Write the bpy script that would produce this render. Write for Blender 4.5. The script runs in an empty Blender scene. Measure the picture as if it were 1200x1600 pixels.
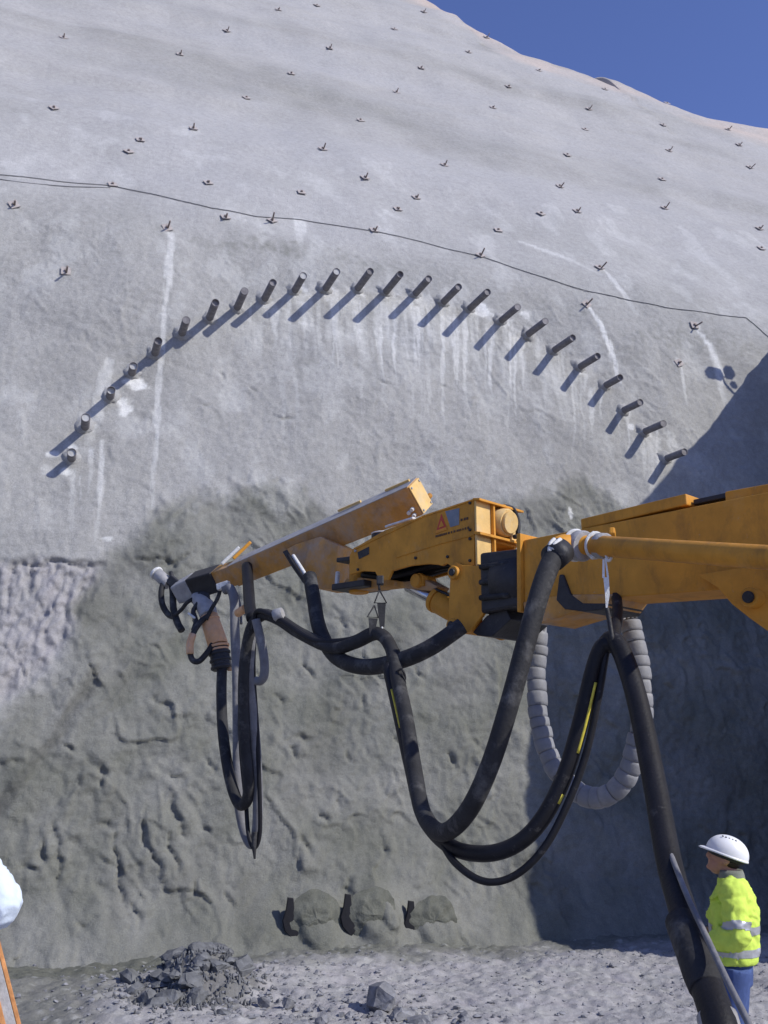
import bpy, bmesh, math, random
import numpy as np
from mathutils import Vector, Matrix

C = bpy.context.scene.collection
R = math.radians
random.seed(7)
scene = bpy.context.scene

# ------------------------------------------------------------------ camera, sky, sun, exposure
EYE, PITCH, FOC = 2.2, R(14.5), 1550.0
cd = bpy.data.cameras.new('camera')
cam = bpy.data.objects.new('camera', cd); C.objects.link(cam)
cam.location = (0, 0, EYE); cam.rotation_euler = (R(90) + PITCH, 0, 0)
cd.sensor_fit = 'VERTICAL'; cd.sensor_height = 36; cd.lens = 36 * FOC / 1600
cd.clip_start = 0.05; cd.clip_end = 3000
scene.camera = cam

SUN = Vector((0.69, -0.39, 0.60)).normalized()
SUN_EL = math.asin(SUN.z); SUN_AZ = math.atan2(SUN.x, SUN.y)
w = bpy.data.worlds.new('World'); scene.world = w; w.use_nodes = True
nt = w.node_tree; nt.nodes.clear()
wo = nt.nodes.new('ShaderNodeOutputWorld'); bg = nt.nodes.new('ShaderNodeBackground')
sky = nt.nodes.new('ShaderNodeTexSky'); sky.sky_type = 'NISHITA'; sky.sun_disc = False
sky.sun_elevation = SUN_EL; sky.sun_rotation = SUN_AZ
sky.altitude = 900; sky.air_density = 1.0; sky.dust_density = 0.3; sky.ozone_density = 2.0
bg.inputs['Strength'].default_value = 0.115
tint = nt.nodes.new('ShaderNodeMix'); tint.data_type = 'RGBA'; tint.blend_type = 'MULTIPLY'; tint.inputs[0].default_value = 1
tint.inputs[7].default_value = (1.08, 1.05, 1.52, 1)          # the phone camera's violet-blue rendering of a deep sky
nt.links.new(sky.outputs[0], tint.inputs[6]); nt.links.new(tint.outputs[2], bg.inputs[0]); nt.links.new(bg.outputs[0], wo.inputs[0])
sl = bpy.data.lights.new('sun', 'SUN'); sl.energy = 4.2; sl.angle = R(0.55); sl.color = (1.0, 0.965, 0.895)
so = bpy.data.objects.new('sun', sl); C.objects.link(so)
so.location = SUN * 60; so.rotation_euler = SUN.to_track_quat('Z', 'Y').to_euler()
vs = scene.view_settings
vs.view_transform = 'Standard'; vs.look = 'None'; vs.exposure = 0.0; vs.gamma = 1.0; vs.use_curve_mapping = False

# ------------------------------------------------------------------ noise
_rng = np.random.RandomState(11)
_perm = np.concatenate([_rng.permutation(512)] * 3)
_ga = _rng.rand(512) * 2 * np.pi
_gx, _gy = np.cos(_ga), np.sin(_ga)
def pn(x, y, seed=0):
    x = np.asarray(x, float) + seed * 17.31; y = np.asarray(y, float) + seed * 9.77
    xi = np.floor(x).astype(int); yi = np.floor(y).astype(int)
    fx = x - xi; fy = y - yi
    u = fx * fx * fx * (fx * (fx * 6 - 15) + 10); v = fy * fy * fy * (fy * (fy * 6 - 15) + 10)
    def g(ix, iy, dx, dy):
        h = _perm[_perm[ix % 512] + iy % 512] % 512
        return _gx[h] * dx + _gy[h] * dy
    a = g(xi, yi, fx, fy); b = g(xi + 1, yi, fx - 1, fy)
    c = g(xi, yi + 1, fx, fy - 1); d = g(xi + 1, yi + 1, fx - 1, fy - 1)
    return ((a + (b - a) * u) * (1 - v) + (c + (d - c) * u) * v) * 1.5
def fbm(x, y, n=4, seed=0, gain=0.5):
    r = 0; a = 1; f = 1
    for i in range(n):
        r = r + a * pn(np.asarray(x) * f, np.asarray(y) * f, seed + i * 3); a *= gain; f *= 2.03
    return r
def ss(a, b, x):
    t = np.clip((np.asarray(x, float) - a) / (b - a), 0, 1); return t * t * (3 - 2 * t)

# ------------------------------------------------------------------ materials
def mat(name, col, rough=0.8, var=0.25, scale=6.0, bump=0.2, bscale=60.0, metal=0.0, spec=0.3, dust=None, dust_amt=0.0, coord='Object', grime=0.0):
    """a mottled procedural surface: colour varied by two noises, optional dust film, fine relief"""
    m = bpy.data.materials.new(name); m.use_nodes = True
    n = m.node_tree; N = n.nodes; L = n.links; p = N['Principled BSDF']
    tc = N.new('ShaderNodeTexCoord')
    a = N.new('ShaderNodeTexNoise'); a.inputs['Scale'].default_value = scale; a.inputs['Detail'].default_value = 6; a.inputs['Roughness'].default_value = 0.65
    L.new(tc.outputs[coord], a.inputs['Vector'])
    r = N.new('ShaderNodeMapRange'); r.inputs[1].default_value = 0.3; r.inputs[2].default_value = 0.7
    r.inputs[3].default_value = 1 - var; r.inputs[4].default_value = 1 + var
    L.new(a.outputs['Fac'], r.inputs[0])
    mx = N.new('ShaderNodeMix'); mx.data_type = 'RGBA'; mx.blend_type = 'MULTIPLY'; mx.inputs[0].default_value = 1
    mx.inputs[6].default_value = (*col, 1); L.new(r.outputs[0], mx.inputs[7])
    out = mx.outputs[2]
    if dust:
        b = N.new('ShaderNodeTexNoise'); b.inputs['Scale'].default_value = scale * 0.7; b.inputs['Detail'].default_value = 8; b.inputs['Roughness'].default_value = 0.7
        L.new(tc.outputs[coord], b.inputs['Vector'])
        r2 = N.new('ShaderNodeMapRange'); r2.inputs[1].default_value = 0.62 - 0.3 * dust_amt; r2.inputs[2].default_value = 0.8 - 0.2 * dust_amt
        r2.inputs[3].default_value = 0.15 * dust_amt; r2.inputs[4].default_value = min(1, 0.35 + dust_amt * 0.6)
        L.new(b.outputs['Fac'], r2.inputs[0])
        m2 = N.new('ShaderNodeMix'); m2.data_type = 'RGBA'; L.new(r2.outputs[0], m2.inputs[0]); L.new(out, m2.inputs[6]); m2.inputs[7].default_value = (*dust, 1)
        out = m2.outputs[2]
    if grime:
        mp = N.new('ShaderNodeMapping'); mp.inputs['Scale'].default_value = (1.0, 1.0, 0.45); L.new(tc.outputs[coord], mp.inputs['Vector'])
        g = N.new('ShaderNodeTexNoise'); g.inputs['Scale'].default_value = 7; g.inputs['Detail'].default_value = 9; g.inputs['Roughness'].default_value = 0.72; g.inputs['Distortion'].default_value = 0.4
        L.new(mp.outputs[0], g.inputs['Vector'])
        r3 = N.new('ShaderNodeMapRange'); r3.inputs[1].default_value = 0.50; r3.inputs[2].default_value = 0.72; r3.inputs[3].default_value = 0.0; r3.inputs[4].default_value = grime
        L.new(g.outputs['Fac'], r3.inputs[0])
        m3 = N.new('ShaderNodeMix'); m3.data_type = 'RGBA'; L.new(r3.outputs[0], m3.inputs[0]); L.new(out, m3.inputs[6]); m3.inputs[7].default_value = (0.07, 0.045, 0.03, 1)
        out = m3.outputs[2]
        g2 = N.new('ShaderNodeTexNoise'); g2.inputs['Scale'].default_value = 45; g2.inputs['Detail'].default_value = 6; g2.inputs['Roughness'].default_value = 0.8; L.new(tc.outputs[coord], g2.inputs['Vector'])
        r4 = N.new('ShaderNodeMapRange'); r4.inputs[1].default_value = 0.64; r4.inputs[2].default_value = 0.70; r4.inputs[3].default_value = 0.0; r4.inputs[4].default_value = 0.7
        L.new(g2.outputs['Fac'], r4.inputs[0])
        m4 = N.new('ShaderNodeMix'); m4.data_type = 'RGBA'; L.new(r4.outputs[0], m4.inputs[0]); L.new(out, m4.inputs[6]); m4.inputs[7].default_value = (0.40, 0.36, 0.31, 1)
        out = m4.outputs[2]
    L.new(out, p.inputs['Base Color'])
    p.inputs['Roughness'].default_value = rough; p.inputs['Metallic'].default_value = metal
    p.inputs['Specular IOR Level'].default_value = spec
    if bump:
        f = N.new('ShaderNodeTexNoise'); f.inputs['Scale'].default_value = bscale; f.inputs['Detail'].default_value = 5
        L.new(tc.outputs[coord], f.inputs['Vector'])
        bp = N.new('ShaderNodeBump'); bp.inputs['Strength'].default_value = bump; bp.inputs['Distance'].default_value = 0.01
        L.new(f.outputs['Fac'], bp.inputs['Height']); L.new(bp.outputs[0], p.inputs['Normal'])
    return m
DUST = (0.42, 0.40, 0.37)
M = dict(
    yellow=mat('yellow_paint', (0.58, 0.262, 0.034), 0.55, 0.16, 5, 0.12, 60, 0, 0.18, (0.45, 0.33, 0.16), 0.12, grime=0.45),
    yellow_splashed=mat('concrete_splashed_yellow', (0.52, 0.25, 0.045), 0.7, 0.2, 6, 0.35, 40, 0, 0.18, (0.33, 0.31, 0.28), 0.62, grime=0.4),
    yellow_sunlit_dusty=mat('sunlit_dusty_yellow_paint', (0.66, 0.43, 0.15), 0.7, 0.14, 7, 0.25, 60, 0, 0.2, (0.55, 0.47, 0.32), 0.5),  # paler copy of yellow: sunlit look of the end plates painted in, plus dust
    orange=mat('faded_orange_paint', (0.66, 0.36, 0.17), 0.6, 0.18, 12, 0.2, 70, 0, 0.3, DUST, 0.4),
    black=mat('black_steel', (0.022, 0.022, 0.025), 0.55, 0.4, 9, 0.3, 60, 0, 0.35, DUST, 0.08),
    rubber=mat('black_rubber', (0.010, 0.010, 0.013), 0.55, 0.4, 8, 0.2, 90, 0, 0.25, DUST, 0.03),
    rubber_grey=mat('grey_dusty_rubber', (0.15, 0.15, 0.16), 0.75, 0.25, 10, 0.3, 80, 0, 0.25, DUST, 0.35),
    rubber_mid=mat('dusty_black_rubber', (0.022, 0.022, 0.024), 0.7, 0.35, 10, 0.35, 60, 0, 0.2, (0.19, 0.187, 0.18), 0.32),
    wrap=mat('grey_spiral_wrap', (0.21, 0.213, 0.222), 0.6, 0.15, 8, 0.15, 60, 0, 0.3, DUST, 0.3),
    grey_steel=mat('dusty_grey_steel', (0.30, 0.30, 0.31), 0.6, 0.25, 14, 0.4, 60, 0.1, 0.3, DUST, 0.6),
    splash=mat('cement_splashed_steel', (0.62, 0.62, 0.60), 0.8, 0.2, 18, 0.6, 50, 0, 0.2, DUST, 0.3),
    white=mat('white_strap_webbing', (0.74, 0.74, 0.70), 0.8, 0.15, 20, 0.3, 150, 0, 0.2, DUST, 0.2),
    chrome=mat('piston_rod_steel', (0.5, 0.5, 0.5), 0.25, 0.1, 10, 0, 50, 0.9, 0.5),
    pipe=mat('forepole_pipe_steel', (0.195, 0.185, 0.19), 0.65, 0.3, 12, 0.4, 40, 0.2, 0.3, DUST, 0.15),
    grout=mat('pale_grout', (0.46, 0.46, 0.45), 0.9, 0.15, 15, 0.6, 40, 0, 0.2),
    rust=mat('rusty_plate_steel', (0.40, 0.35, 0.32), 0.85, 0.3, 18, 0.4, 60, 0, 0.2, (0.40, 0.375, 0.36), 0.8),
    darkrust=mat('dark_rusty_bar', (0.24, 0.20, 0.18), 0.8, 0.3, 18, 0.4, 60, 0.2, 0.3),
    cable=mat('grey_steel_cable', (0.21, 0.21, 0.215), 0.6, 0.2, 20, 0.3, 120, 0.3, 0.3),
    rock_dark=mat('dark_broken_rock', (0.14, 0.143, 0.148), 0.9, 0.45, 7, 0.7, 30, 0, 0.2),
    rock=mat('broken_grey_rock', (0.22, 0.22, 0.23), 0.9, 0.4, 7, 0.7, 30, 0, 0.2),
    red=mat('red_sticker', (0.50, 0.05, 0.03), 0.5, 0.15, 10, 0, 50, 0, 0.3, DUST, 0.15),
    amber=mat('amber_sticker', (0.62, 0.25, 0.03), 0.5, 0.15, 10, 0, 50),
    bluegrey=mat('blue_grey_sticker', (0.17, 0.20, 0.24), 0.5, 0.15, 10, 0, 50, 0, 0.3, DUST, 0.15),
    ink=mat('dark_print', (0.09, 0.05, 0.03), 0.6, 0.2, 10, 0, 50),
    yprint=mat('yellow_hose_print', (0.66, 0.55, 0.07), 0.6, 0.25, 40, 0, 50),
    hivis=mat('hi_vis_yellow_cloth', (0.60, 0.78, 0.12), 0.8, 0.1, 14, 0.35, 220, 0, 0.2),
    collar=mat('grey_collar_cloth', (0.20, 0.21, 0.18), 0.85, 0.15, 14, 0.3, 220, 0, 0.2),
    reflect=mat('silver_reflective_tape', (0.42, 0.43, 0.45), 0.35, 0.1, 30, 0.1, 200, 0.3, 0.5),
    denim=mat('blue_denim', (0.065, 0.10, 0.24), 0.9, 0.2, 16, 0.3, 260, 0, 0.2),
    skin=mat('skin', (0.42, 0.22, 0.14), 0.55, 0.1, 20, 0.1, 120, 0, 0.35),
    hair=mat('dark_hair', (0.025, 0.018, 0.014), 0.6, 0.3, 60, 0.5, 300),
    helmet=mat('white_helmet_plastic', (0.80, 0.81, 0.82), 0.35, 0.05, 8, 0, 50, 0, 0.5),
    helmet_band=mat('dark_helmet_band', (0.03, 0.03, 0.03), 0.7, 0.1, 8, 0.1, 80),
    shirt=mat('pale_blue_shirt_cloth', (0.66, 0.74, 0.84), 0.85, 0.06, 10, 0.3, 240, 0, 0.2),
    boot=mat('brown_boot_leather', (0.07, 0.045, 0.03), 0.7, 0.3, 16, 0.3, 90),
    eye=mat('eye_white', (0.7, 0.68, 0.65), 0.3, 0.02, 8, 0, 50),
    timber=mat('grey_weathered_board', (0.34, 0.33, 0.33), 0.85, 0.3, 9, 0.5, 70, 0, 0.2),
    timber_rust=mat('rust_orange_edging', (0.50, 0.23, 0.09), 0.85, 0.35, 12, 0.5, 70, 0, 0.2),
    glass=mat('lamp_glass', (0.5, 0.5, 0.5), 0.15, 0.05, 8, 0, 50),
    tyre=mat('dusty_tyre_rubber', (0.03, 0.03, 0.03), 0.8, 0.3, 9, 0.4, 60, 0, 0.2, DUST, 0.3),
)

def shotcrete(name, attrs=True, k=1.0, tone=None):
    m = bpy.data.materials.new(name); m.use_nodes = True
    n = m.node_tree; N = n.nodes; L = n.links; p = N['Principled BSDF']
    p.inputs['Roughness'].default_value = 0.92; p.inputs['Specular IOR Level'].default_value = 0.15
    tc = N.new('ShaderNodeTexCoord')
    def noise(s, det=6, ro=0.6, vec=None):
        t = N.new('ShaderNodeTexNoise'); t.inputs['Scale'].default_value = s; t.inputs['Detail'].default_value = det; t.inputs['Roughness'].default_value = ro
        L.new(vec or tc.outputs['Object'], t.inputs['Vector']); return t.outputs['Fac']
    def rng(v, a, b, c, d):
        t = N.new('ShaderNodeMapRange'); L.new(v, t.inputs[0])
        for i, q in enumerate((a, b, c, d)): t.inputs[i + 1].default_value = q
        return t.outputs[0]
    def mix(f, a, b, mode='MIX'):
        t = N.new('ShaderNodeMix'); t.data_type = 'RGBA'; t.blend_type = mode
        if isinstance(f, float): t.inputs[0].default_value = f
        else: L.new(f, t.inputs[0])
        for s, q in ((6, a), (7, b)):
            if isinstance(q, tuple): t.inputs[s].default_value = (*q, 1)
            else: L.new(q, t.inputs[s])
        return t.outputs[2]
    def attr(nm):
        t = N.new('ShaderNodeAttribute'); t.attribute_name = nm; return t.outputs['Fac']
    base = mix(rng(noise(0.55, 5), 0.35, 0.65, 0, 1), (0.346 * k, 0.341 * k, 0.328 * k), (0.405 * k, 0.399 * k, 0.384 * k))
    if tone: base = mix(1.0, base, tone)
    if attrs:
        base = mix(attr('tan'), base, (0.53, 0.445, 0.385))
        base = mix(attr('pale'), base, (0.392, 0.386, 0.379))
        base = mix(attr('raw'), base, (0.365, 0.348, 0.358))
        base = mix(attr('wet'), base, (0.146, 0.149, 0.124))
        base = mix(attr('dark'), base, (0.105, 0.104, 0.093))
        base = mix(attr('white'), base, (0.64, 0.64, 0.62))
    # speckle and grain of sprayed aggregate
    base = mix(1.0, base, rng(noise(9, 8, 0.75), 0.3, 0.7, 0.84, 1.14), 'MULTIPLY')
    base = mix(1.0, base, rng(noise(55, 5, 0.8), 0.3, 0.7, 0.80, 1.18), 'MULTIPLY')
    L.new(base, p.inputs['Base Color'])
    h = N.new('ShaderNodeMath'); h.operation = 'ADD'
    L.new(noise(26, 8, 0.7), h.inputs[0])
    L.new(rng(noise(90, 4, 0.7), 0, 1, 0, 0.6), h.inputs[1])
    b = N.new('ShaderNodeBump'); b.inputs['Strength'].default_value = 0.55; b.inputs['Distance'].default_value = 0.035
    L.new(h.outputs[0], b.inputs['Height']); L.new(b.outputs[0], p.inputs['Normal'])
    return m
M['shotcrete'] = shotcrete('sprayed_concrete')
M['shotcrete_plain'] = shotcrete('sprayed_concrete_plain', False)
M['shotcrete_damp'] = shotcrete('damp_sprayed_concrete', False, 0.5, (0.146, 0.149, 0.124))
M['ground'] = shotcrete('rebound_gravel_ground', True, 1.0)

# ------------------------------------------------------------------ object helpers
def tag(o, label=None, cat=None, group=None, kind=None):
    if label: o['label'] = label
    if cat: o['category'] = cat
    if group: o['group'] = group
    if kind: o['kind'] = kind
    return o
def thing(name, label, cat, loc=(0, 0, 0), group=None):
    o = bpy.data.objects.new(name, None); C.objects.link(o); o.location = loc
    o.empty_display_size = 0.1
    return tag(o, label, cat, group)
def root_of(p):
    while p.parent: p = p.parent
    return p
def mesh(name, V, Fc, m, parent=None, smooth=False):
    """V are world coordinates; a child keeps the frame of its thing's base"""
    off = Vector((0, 0, 0))
    if parent is not None:
        q = parent
        while q is not None: off = off + Vector(q.location); q = q.parent
    me = bpy.data.meshes.new(name)
    me.from_pydata([tuple(Vector(v) - off) for v in V], [], Fc); me.update()
    if m: me.materials.append(m)
    if smooth: me.polygons.foreach_set('use_smooth', [True] * len(me.polygons))
    o = bpy.data.objects.new(name, me); C.objects.link(o)
    if parent is not None: o.parent = parent
    return o
def from_bm(name, bm, m, parent=None, smooth=False):
    bmesh.ops.recalc_face_normals(bm, faces=bm.faces[:])
    bm.verts.index_update()
    V = [v.co.copy() for v in bm.verts]; Fc = [[v.index for v in f.verts] for f in bm.faces]
    bm.free(); return mesh(name, V, Fc, m, parent, smooth)
def at(x, y, Y):
    """world point at distance Y in front of the viewpoint, along the sight line of the 1200x1600 survey grid"""
    a = (x - 600) / FOC; b = (800 - y) / FOC
    v = Vector((a, math.cos(PITCH) - b * math.sin(PITCH), math.sin(PITCH) + b * math.cos(PITCH)))
    return Vector((0, 0, EYE)) + v * (Y / v.y)
def spline(P, n=8):
    P = [Vector(p) for p in P]; out = []
    Q = [P[0] * 2 - P[1]] + P + [P[-1] * 2 - P[-2]]
    for i in range(1, len(Q) - 2):
        p0, p1, p2, p3 = Q[i - 1:i + 3]
        for k in range(n):
            t = k / n
            out.append(0.5 * ((2 * p1) + (p2 - p0) * t + (2 * p0 - 5 * p1 + 4 * p2 - p3) * t * t + (3 * p1 - p0 - 3 * p2 + p3) * t ** 3))
    out.append(P[-1]); return out
def tube_geo(P, rad, seg=12, caps=True, flat=1.0):
    P = [Vector(p) for p in P]; n = len(P)
    if not isinstance(rad, (list, tuple)): rad = [rad] * n
    T = [(P[min(i + 1, n - 1)] - P[max(i - 1, 0)]).normalized() for i in range(n)]
    a = Vector((0, 0, 1)) if abs(T[0].z) < 0.9 else Vector((1, 0, 0))
    N = (a - T[0] * a.dot(T[0])).normalized()
    V, Fc = [], []
    for i in range(n):
        N = (N - T[i] * N.dot(T[i])).normalized(); B = T[i].cross(N)
        for k in range(seg):
            t = 2 * math.pi * k / seg
            V.append(P[i] + N * (math.cos(t) * rad[i]) + B * (math.sin(t) * rad[i] * flat))
    for i in range(n - 1):
        for k in range(seg):
            k2 = (k + 1) % seg
            Fc.append([i * seg + k, i * seg + k2, (i + 1) * seg + k2, (i + 1) * seg + k])
    if caps: Fc.append(list(range(seg))[::-1]); Fc.append([(n - 1) * seg + k for k in range(seg)])
    return V, Fc
def tube(name, P, rad, m, parent=None, seg=12, smooth_path=True, n=8, caps=True, flat=1.0):
    P = [Vector(p) for p in P]
    if smooth_path and len(P) > 2:
        k = len(P); Q = spline(P, n)
        if isinstance(rad, (list, tuple)):
            rad = [float(v) for v in np.interp(np.linspace(0, k - 1, len(Q)), range(k), rad)]
        P = Q
    V, Fc = tube_geo(P, rad, seg, caps, flat)
    return mesh(name, V, Fc, m, parent, True)
def cyl(name, p0, p1, r, m, parent=None, seg=24, r1=None, bev=0.004):
    p0, p1 = Vector(p0), Vector(p1); r1 = r if r1 is None else r1
    d = (p1 - p0).normalized(); b = min(bev, (p1 - p0).length * 0.3)
    o = tube(name, [p0, p0 + d * 0.0001, p0 + d * b, p1 - d * b, p1 - d * 0.0001, p1], [r - bev, r - bev, r, r1, r1 - bev, r1 - bev], m, parent, seg, False)
    me = o.data
    for f in me.polygons:
        if len(f.vertices) > 4: f.use_smooth = False
    return o
def beam_bm(a, b, w, h, up, w1=None, h1=None, bev=0.008):
    """box beam from a to b; width across, height along 'up' (end size may differ)"""
    a, b = Vector(a), Vector(b); ax = (b - a).normalized(); up = Vector(up); up = (up - ax * up.dot(ax)).normalized(); s = ax.cross(up)
    w1 = w if w1 is None else w1; h1 = h if h1 is None else h1
    bm = bmesh.new()
    vs_ = [bm.verts.new(p + s * (i * ww / 2) + up * (j * hh / 2)) for p, ww, hh in ((a, w, h), (b, w1, h1)) for i, j in ((-1, -1), (1, -1), (1, 1), (-1, 1))]
    for q in ((0, 1, 2, 3), (4, 5, 6, 7), (0, 1, 5, 4), (1, 2, 6, 5), (2, 3, 7, 6), (3, 0, 4, 7)): bm.faces.new([vs_[i] for i in q])
    bmesh.ops.recalc_face_normals(bm, faces=bm.faces[:])
    if bev: bmesh.ops.bevel(bm, geom=bm.edges[:], offset=bev, segments=2, affect='EDGES', profile=0.5)
    return bm
def beam(name, a, b, w, h, m, parent=None, up=(0, 0, 1), w1=None, h1=None, bev=0.008):
    return from_bm(name, beam_bm(a, b, w, h, up, w1, h1, bev), m, parent)
def plate(name, pts, thick, m, parent=None, bev=0.004):
    """a flat polygon (world points, roughly planar) given thickness along the vector 'thick'"""
    pts = [Vector(p) for p in pts]; th = Vector(thick); bm = bmesh.new()
    A = [bm.verts.new(p) for p in pts]; B = [bm.verts.new(p + th) for p in pts]; n = len(pts)
    bm.faces.new(A); bm.faces.new(B[::-1])
    for i in range(n): bm.faces.new([A[i], A[(i + 1) % n], B[(i + 1) % n], B[i]][::-1])
    bmesh.ops.recalc_face_normals(bm, faces=bm.faces[:])
    if bev: bmesh.ops.bevel(bm, geom=bm.edges[:], offset=bev, segments=2, affect='EDGES', profile=0.5)
    return from_bm(name, bm, m, parent)

# ------------------------------------------------------------------ the cut slope behind
WD = np.array([-0.3009, 0.9537, 0.0])       # into the hill, along the tunnel to be
WU = np.array([0.9537, 0.3009, 0.0])        # along the face
W0 = np.array([0.0, 13.84, 0.0])
CAM = np.array([0, 0, EYE])
def base_off(z):
    z = np.asarray(z, float)
    o = 0.268 * z + 0.512 * 0.5 * ((z - 11.8) + np.sqrt((z - 11.8) ** 2 + 0.5))
    return o - 0.9 * np.clip((0.8 - z) / 1.4, 0, 1) ** 2
def ray(x, y):
    a = (x - 600) / FOC; b = (800 - y) / FOC
    return np.array([a, math.cos(PITCH) - b * math.sin(PITCH), math.sin(PITCH) + b * math.cos(PITCH)])
def uz(x, y, offf=None):
    r = ray(x, y); lo, hi = 3.0, 90.0
    for _ in range(45):
        t = 0.5 * (lo + hi); p = CAM + r * t
        f = (p - W0) @ WD - (base_off(p[2]) if offf is None else float(offf(np.array([(p - W0) @ WU]), np.array([p[2]]))[0]))
        if f < 0: lo = t
        else: hi = t
    p = CAM + r * lo
    return (p - W0) @ WU, p[2]
def poly_mask(u, z, pts, soft):
    """soft inside mask of a polygon given on the face"""
    inside = np.zeros(u.shape, bool); dist = np.full(u.shape, 1e9); n = len(pts)
    for i in range(n):
        (x0, y0), (x1, y1) = pts[i], pts[(i + 1) % n]
        cnd = ((y0 > z) != (y1 > z)) & (u < (x1 - x0) * (z - y0) / ((y1 - y0) + 1e-12) + x0)
        inside ^= cnd
        dx, dy = x1 - x0, y1 - y0; t = np.clip(((u - x0) * dx + (z - y0) * dy) / (dx * dx + dy * dy + 1e-12), 0, 1)
        dist = np.minimum(dist, np.hypot(u - x0 - t * dx, z - y0 - t * dy))
    return ss(-soft, soft, np.where(inside, dist, -dist))
FRESH = [uz(x, y) for x, y in ((-400, 1330), (-60, 1180), (20, 1105), (105, 1010), (150, 900), (235, 800), (330, 762), (430, 770), (560, 800), (700, 790), (840, 770), (905, 745), (960, 790), (1100, 850), (1500, 900), (1700, 1300), (1600, 1700), (-600, 1700))]
RAW = [uz(x, y) for x, y in ((-500, 880), (0, 884), (80, 884), (160, 884), (150, 930), (110, 1000), (40, 1075), (-40, 1130), (-300, 1250))]
def masks(u, z):
    wob = 0.35 * fbm(u * 0.9, z * 0.9, 3, 41) + 0.1 * fbm(u * 4, z * 4, 3, 44)
    fresh = poly_mask(u + wob, z + wob * 0.6, FRESH, 0.26)
    raw = poly_mask(u + wob * 0.3, z + 0.25 * (wob - 0.1), RAW, 0.10)
    return fresh, raw
CREASES = [((10, 1265), (45, 1215), (80, 1170), (130, 1090), (165, 1030)), ((180, 1285), (178, 1330), (187, 1360), (192, 1400), (205, 1455)), ((232, 1262), (222, 1300), (240, 1340), (250, 1375)), ((262, 1290), (268, 1330), (280, 1370)),
           ((85, 1280), (90, 1330), (85, 1390)), ((150, 1285), (178, 1283)), ((140, 1040), (158, 1062)), ((232, 1092), (262, 1106), (270, 1125)), ((268, 1205), (285, 1225)), ((262, 1235), (272, 1275), (290, 1320)),
           ((310, 1295), (340, 1305)), ((300, 1375), (310, 1400)), ((450, 1160), (500, 1150)), ((452, 1165), (470, 1190)), ((210, 875), (275, 880)), ((240, 890), (300, 868)), ((395, 600), (400, 610)), ((430, 655), (462, 657)), ((345, 572), (350, 590)), ((585, 600), (605, 606)), ((680, 603), (698, 607)), ((733, 625), (742, 630)), ((720, 655), (735, 658)), ((310, 628), (332, 633)), ((0, 885), (50, 882), (80, 880), (150, 886), (165, 884)),
           ((395, 1170), (402, 1200)), ((540, 1170), (548, 1185)), ((620, 1150), (628, 1165)), ((520, 1240), (528, 1262)), ((470, 1310), (478, 1330)), ((600, 1320), (606, 1340)), ((350, 1395), (368, 1422)), ((30, 1360), (60, 1365)), ((120, 1435), (145, 1442)), ((205, 1410), (222, 1445)), ((300, 960), (305, 985)), ((640, 1190), (650, 1205)), ((560, 1090), (570, 1110)), ((700, 1180), (712, 1200)), ((475, 1030), (495, 1060)), ((430, 1080), (440, 1100)), ((395, 1040), (412, 1060)), ((530, 960), (545, 985)), ((650, 1040), (665, 1062)), ((540, 1370), (546, 1395)), ((700, 1290), (705, 1320)), ((365, 1130), (378, 1150)), ((500, 1265), (515, 1290)), ((95, 1160), (120, 1175)), ((150, 1190), (160, 1230)), ((60, 1310), (66, 1350)), ((325, 1180), (335, 1210))]
CREASE_UZ = [[uz(*p) for p in c] for c in CREASES]
def crease_field(u, z):
    r = np.zeros(u.shape)
    wu = u + 0.075 * fbm(u * 4, z * 4, 3, 61); wz = z + 0.075 * fbm(u * 4, z * 4, 3, 67)
    for ci, c in enumerate(CREASE_UZ):
        xs = [p[0] for p in c]; zs = [p[1] for p in c]
        sel = (u > min(xs) - 0.5) & (u < max(xs) + 0.5) & (z > min(zs) - 0.5) & (z < max(zs) + 0.5)
        if not sel.any(): continue
        a, b = wu[sel], wz[sel]; dist = np.full(a.shape, 9.0); along = np.zeros(a.shape); ns = len(c) - 1
        for si, ((x0, y0), (x1, y1)) in enumerate(zip(c[:-1], c[1:])):
            dx, dy = x1 - x0, y1 - y0; l2 = dx * dx + dy * dy + 1e-9
            t = np.clip(((a - x0) * dx + (b - y0) * dy) / l2, 0, 1); q = np.hypot(a - x0 - t * dx, b - y0 - t * dy)
            k = q < dist; dist = np.where(k, q, dist); along = np.where(k, (si + t) / ns, along)
        # a narrow groove with a swollen lip on the sun side (what sagging wet concrete leaves)
        hi = c[0][1] > 6.2; wd = ((0.022 if hi else 0.032) if ci else 0.10) * (1 + 0.8 * pn(a * 5, b * 5, 69)); tp = np.sin(np.pi * np.clip(along, 0.03, 0.97)) ** 0.6 if ci != 29 else 1.0; wd = np.maximum(wd * tp, 0.008); dp = (0.035 if hi else 0.056) if ci else 0.02
        dp = dp * tp; g = -dp * np.exp(-(dist / wd) ** 2) + 0.45 * dp * np.exp(-((dist - 0.10) / 0.08) ** 2)
        r[sel] += g
    return r
KNOBS = [(*uz(493, 1434), 0.17), (*uz(582, 1428), 0.20), (*uz(678, 1438), 0.12)]
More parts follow.
